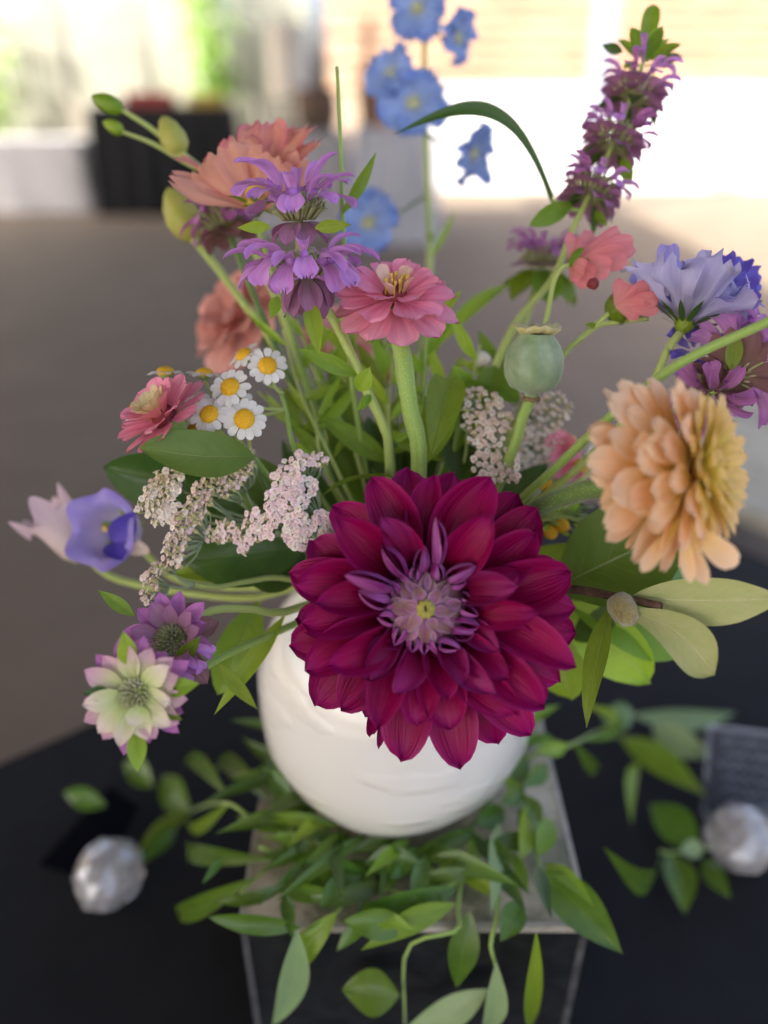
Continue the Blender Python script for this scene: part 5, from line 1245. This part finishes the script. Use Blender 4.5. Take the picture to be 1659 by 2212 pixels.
# pale board fence on the left
fy=10.4
t=thing('board_fence','pale cream board fence across the far left of the pavilion','fence',Vector((-3.4,fy,0)))
x=-6.8; i=0
while x<-1.05:
    wd=.19; z1=2.7+rnd.uniform(-.02,.02)
    box('board',(x,x+wd,fy-.012+rnd.uniform(-.008,.008),fy+.015,.02,z1),M['white_board'],t,Matrix.Identity(4)); x+=wd+(.035 if i%4 else .09); i+=1
for z in (.5,2.2): box('rail',(-6.9,-1.0,fy+.02,fy+.07,z,z+.09),M['white_board'],t,Matrix.Identity(4))
for px in (-6.85,-4.8,-2.9,-1.02): box('post',(px-.05,px+.05,fy+.072,fy+.17,0.001,2.6),M['white_board'],t,Matrix.Identity(4))
# shrubs behind / beside the fence
def shrub(label,c,rx,rz,n,mt,seed):
    r=random.Random(seed); t=thing('shrub',label,'shrub',Vector((c[0],c[1],0)),'shrubs by the board fence'); b=MB()
    for i in range(n):
        p=Vector((r.gauss(0,.42)*rx,r.gauss(0,.42)*rx,rz*(.5+r.gauss(0,.28)))); p.z=max(.05,p.z)
        v,f,u=petal_geo(r.uniform(.09,.16),r.uniform(.05,.08),ELLI,bend=-.4,cup=.4,nu=2,nv=4)
        b.add(v,f,u,0,T(*p)@RZ(r.random()*6.28)@RX(r.uniform(-.9,.9))@RY(r.uniform(-.8,.8)))
    part('foliage',b.build('foliage',M[mt]),t,Matrix.Translation((c[0],c[1],0)),stuff=True)
    tube('trunk',[Vector((c[0],c[1],0)),Vector((c[0]+.03,c[1],rz*.6))],[(0,.05),(1,.02)],M['brown'],t,6,6)
shrub('bright lime shrub climbing at the end of the board fence',(-1.95,10.0),.30,3.0,700,'bush',2)
shrub('small green shrub in front of the board fence beside the pale tables',(-4.6,10.0),.35,2.2,420,'bush',3)
shrub('dim green shrub at the far end of the board fence',(-6.4,9.8),.5,2.4,420,'bush_d',4)
# black draped table with red and yellow boxes
def drape(label,x0,x1,y0,y1,h,mt,name='draped_table',grp=None):
    t=thing(name,label,'table',Vector(((x0+x1)/2,(y0+y1)/2,0)),grp); b=MB(); n=120
    per=[]
    for (p,q,k) in (((x0,y0),(x1,y0),40),((x1,y0),(x1,y1),20),((x1,y1),(x0,y1),40),((x0,y1),(x0,y0),20)):
        for i in range(k): per.append((p[0]+(q[0]-p[0])*i/k,p[1]+(q[1]-p[1])*i/k))
    n=len(per); cx,cy=(x0+x1)/2,(y0+y1)/2
    for rI,(z,am) in enumerate(((h,0),(h-.02,.01),(h*.5,.03),(.01,.06))):
        for i,(px,py) in enumerate(per):
            d=Vector((px-cx,py-cy,0)).normalized()*am*(1+.8*math.sin(i*.9)); b.v.append(Vector((px,py,z))+d); b.u.append((i/n,rI/3))
    for rI in range(3):
        for i in range(n): b.f.append((rI*n+i,(rI+1)*n+i,(rI+1)*n+(i+1)%n,rI*n+(i+1)%n)); b.m.append(0)
    b.f.append(tuple(range(n))); b.m.append(0)
    part('cloth',b.build('cloth',M[mt]),t,Matrix.Identity(4))
    part('tabletop',mesh('tabletop',*box_geo(x0+.02,x1-.02,y0+.02,y1-.02,h-.04,h-.01),M['brown'],smooth=False),t,Matrix.Identity(4))
    return t
drape('black draped table standing before the pale board fence',-3.05,-1.62,8.9,9.5,1.06,'cloth')
def crate(label,x,y,z,w_,d_,h_,mt):
    t=thing('crate',label,'crate',Vector((x,y,z)))
    Mx=Matrix.Translation((x,y,z))
    for (b) in ((-w_,w_,-d_,-d_+.015,0,h_),(-w_,w_,d_-.015,d_,0,h_),(-w_,-w_+.015,-d_+.0155,d_-.0155,0,h_),(w_-.015,w_,-d_+.0155,d_-.0155,0,h_),(-w_+.016,w_-.016,-d_+.016,d_-.016,.002,.02)):
        box('panel',b,M[mt],t,Mx)
crate('low red crate on the black draped table',-2.45,9.15,1.062,.24,.15,.12,'red')
crate('low yellow crate beside the red one on the black draped table',-1.86,9.15,1.062,.17,.14,.10,'yellow')
drape('pale grey draped table at the foot of the board fence',-6.6,-3.25,9.1,9.7,.74,'grey_cloth')
# plinths and lamp in the middle
drape('pale grey draped plinth under the brown barrel and white lamp',-1.15,-.35,7.8,8.4,.88,'grey_cloth','draped_plinth')
drape('tall pale grey draped plinth behind the delphinium stem',-.25,.42,7.2,7.7,.95,'grey_cloth','draped_plinth')
def lathe_thing(name,label,cat,pos,prof,mt,extra=None):
    t=thing(name,label,cat,pos); v,f,u=lathe_geo(prof,32); part('body',mesh('body',v,f,M[mt],u),t)
    if extra:
        for (nm,pr,m2) in extra: v,f,u=lathe_geo(pr,32); part(nm,mesh(nm,v,f,M[m2],u),t)
lathe_thing('barrel','small brown wooden barrel on the pale grey plinth','barrel',Vector((-.62,8.05,.882)),[(0,0),(.16,0),(.2,.14),(.2,.22),(.17,.36),(.15,.36),(.15,.33),(0,.33)],'brown',[('hoop',[(.189,.09),(.199,.09),(.206,.12),(.196,.12)],'riser_worn')])
lathe_thing('table_lamp','white linen table lamp beside the brown barrel','lamp',Vector((-.88,8.2,.882)),[(0,0),(.09,0),(.09,.02),(.02,.05),(.02,.42),(0,.42)],'brown',[('shade',[(.20,.28),(.17,.85),(.165,.85),(.195,.28)],'lampshade')])
lathe_thing('terracotta_pot','terracotta pot on the tall grey plinth behind the delphinium','pot',Vector((.1,7.45,.952)),[(0,0),(.16,0),(.22,.30),(.25,.30),(.25,.38),(.21,.38),(.19,.32),(0,.32)],'terra',[('soil',[(0,.34),(.2,.34)],'brown')])
lathe_thing('dark_vase','dark brown bottle-shaped vase behind the terracotta pot','vase',Vector((-.13,7.6,.952)),[(0,0),(.08,0),(.10,.2),(.08,.42),(.04,.5),(.04,.8),(.03,.8),(.03,.5),(0,.45)],'brown')
# right: white low wall, brick wall behind, posts
wy=11.2
t=thing('low_wall','bright white painted low wall along the sunny edge of the pavilion','wall',Vector((4,wy,0)))
box('wall_panel',(.5,8.8,wy,wy+.18,0.001,1.16),M['white_wall'],t,Matrix.Identity(4))
box('coping',(.47,8.85,wy-.04,wy+.22,1.161,1.22),M['white_wall'],t,Matrix.Identity(4))
by=14.2
t=thing('brick_wall','sunlit pale orange brick wall behind the white low wall','wall',Vector((4,by,0)))
box('mortar',(-.9,9.6,by+.012,by+.2,0.001,4.2),M['mortar'],t,Matrix.Identity(4))
bw,bh=.62,.19
bv,bf=box_geo(0,bw-.03,0,.05,0,bh-.025); bme=mesh('brick',bv,bf,M['brick'],smooth=False)
for r_ in range(6,21):
    x=-.9-(r_%2)*bw*.5
    while x<9.4:
        if x>=-.9: part('brick',bme,t,Matrix.Translation((x,by-.022+rnd.uniform(-.006,.006),.02+r_*bh)))
        x+=bw
for (px,wd,lab) in ((2.34,.20,'blue-grey pavilion post in front of the white low wall'),):
    t=thing('post',lab,'post',Vector((px,9.6,0)))
    box('shaft',(px-wd/2,px+wd/2,9.6-wd/2,9.6+wd/2,.001,3.6),M['bluegrey'],t,Matrix.Identity(4)); box('base_plate',(px-wd*.8,px+wd*.8,9.6-wd*.8,9.6+wd*.8,0.0005,.03),M['bluegrey'],t,Matrix.Identity(4))
# weathered bench of planks right of the table
M['plank']=plain('weathered_plank',(.24,.23,.18),(.34,.32,.25),rough=.8,scale=14,bumpd=.001,var=.3)
t=thing('plank_bench','weathered grey-green plank bench on the floor behind the black table','bench',Vector((1.15,1.75,0)))
Bm=Matrix.Translation((.86,1.50,0))@RZ(math.atan2(-.8,.6))
for k in range(6): box('plank',(-.55,1.4,.05+k*.125,.165+k*.125,.40,.435),M['plank'],t,Bm)
for lx in (-.45,.5,1.25):
    for ly in (.08,.74): box('leg',(lx-.03,lx+.03,ly-.03,ly+.03,.001,.37),M['plank'],t,Bm)
    box('bearer',(lx-.03,lx+.03,.06,.78,.3705,.3995),M['plank'],t,Bm)
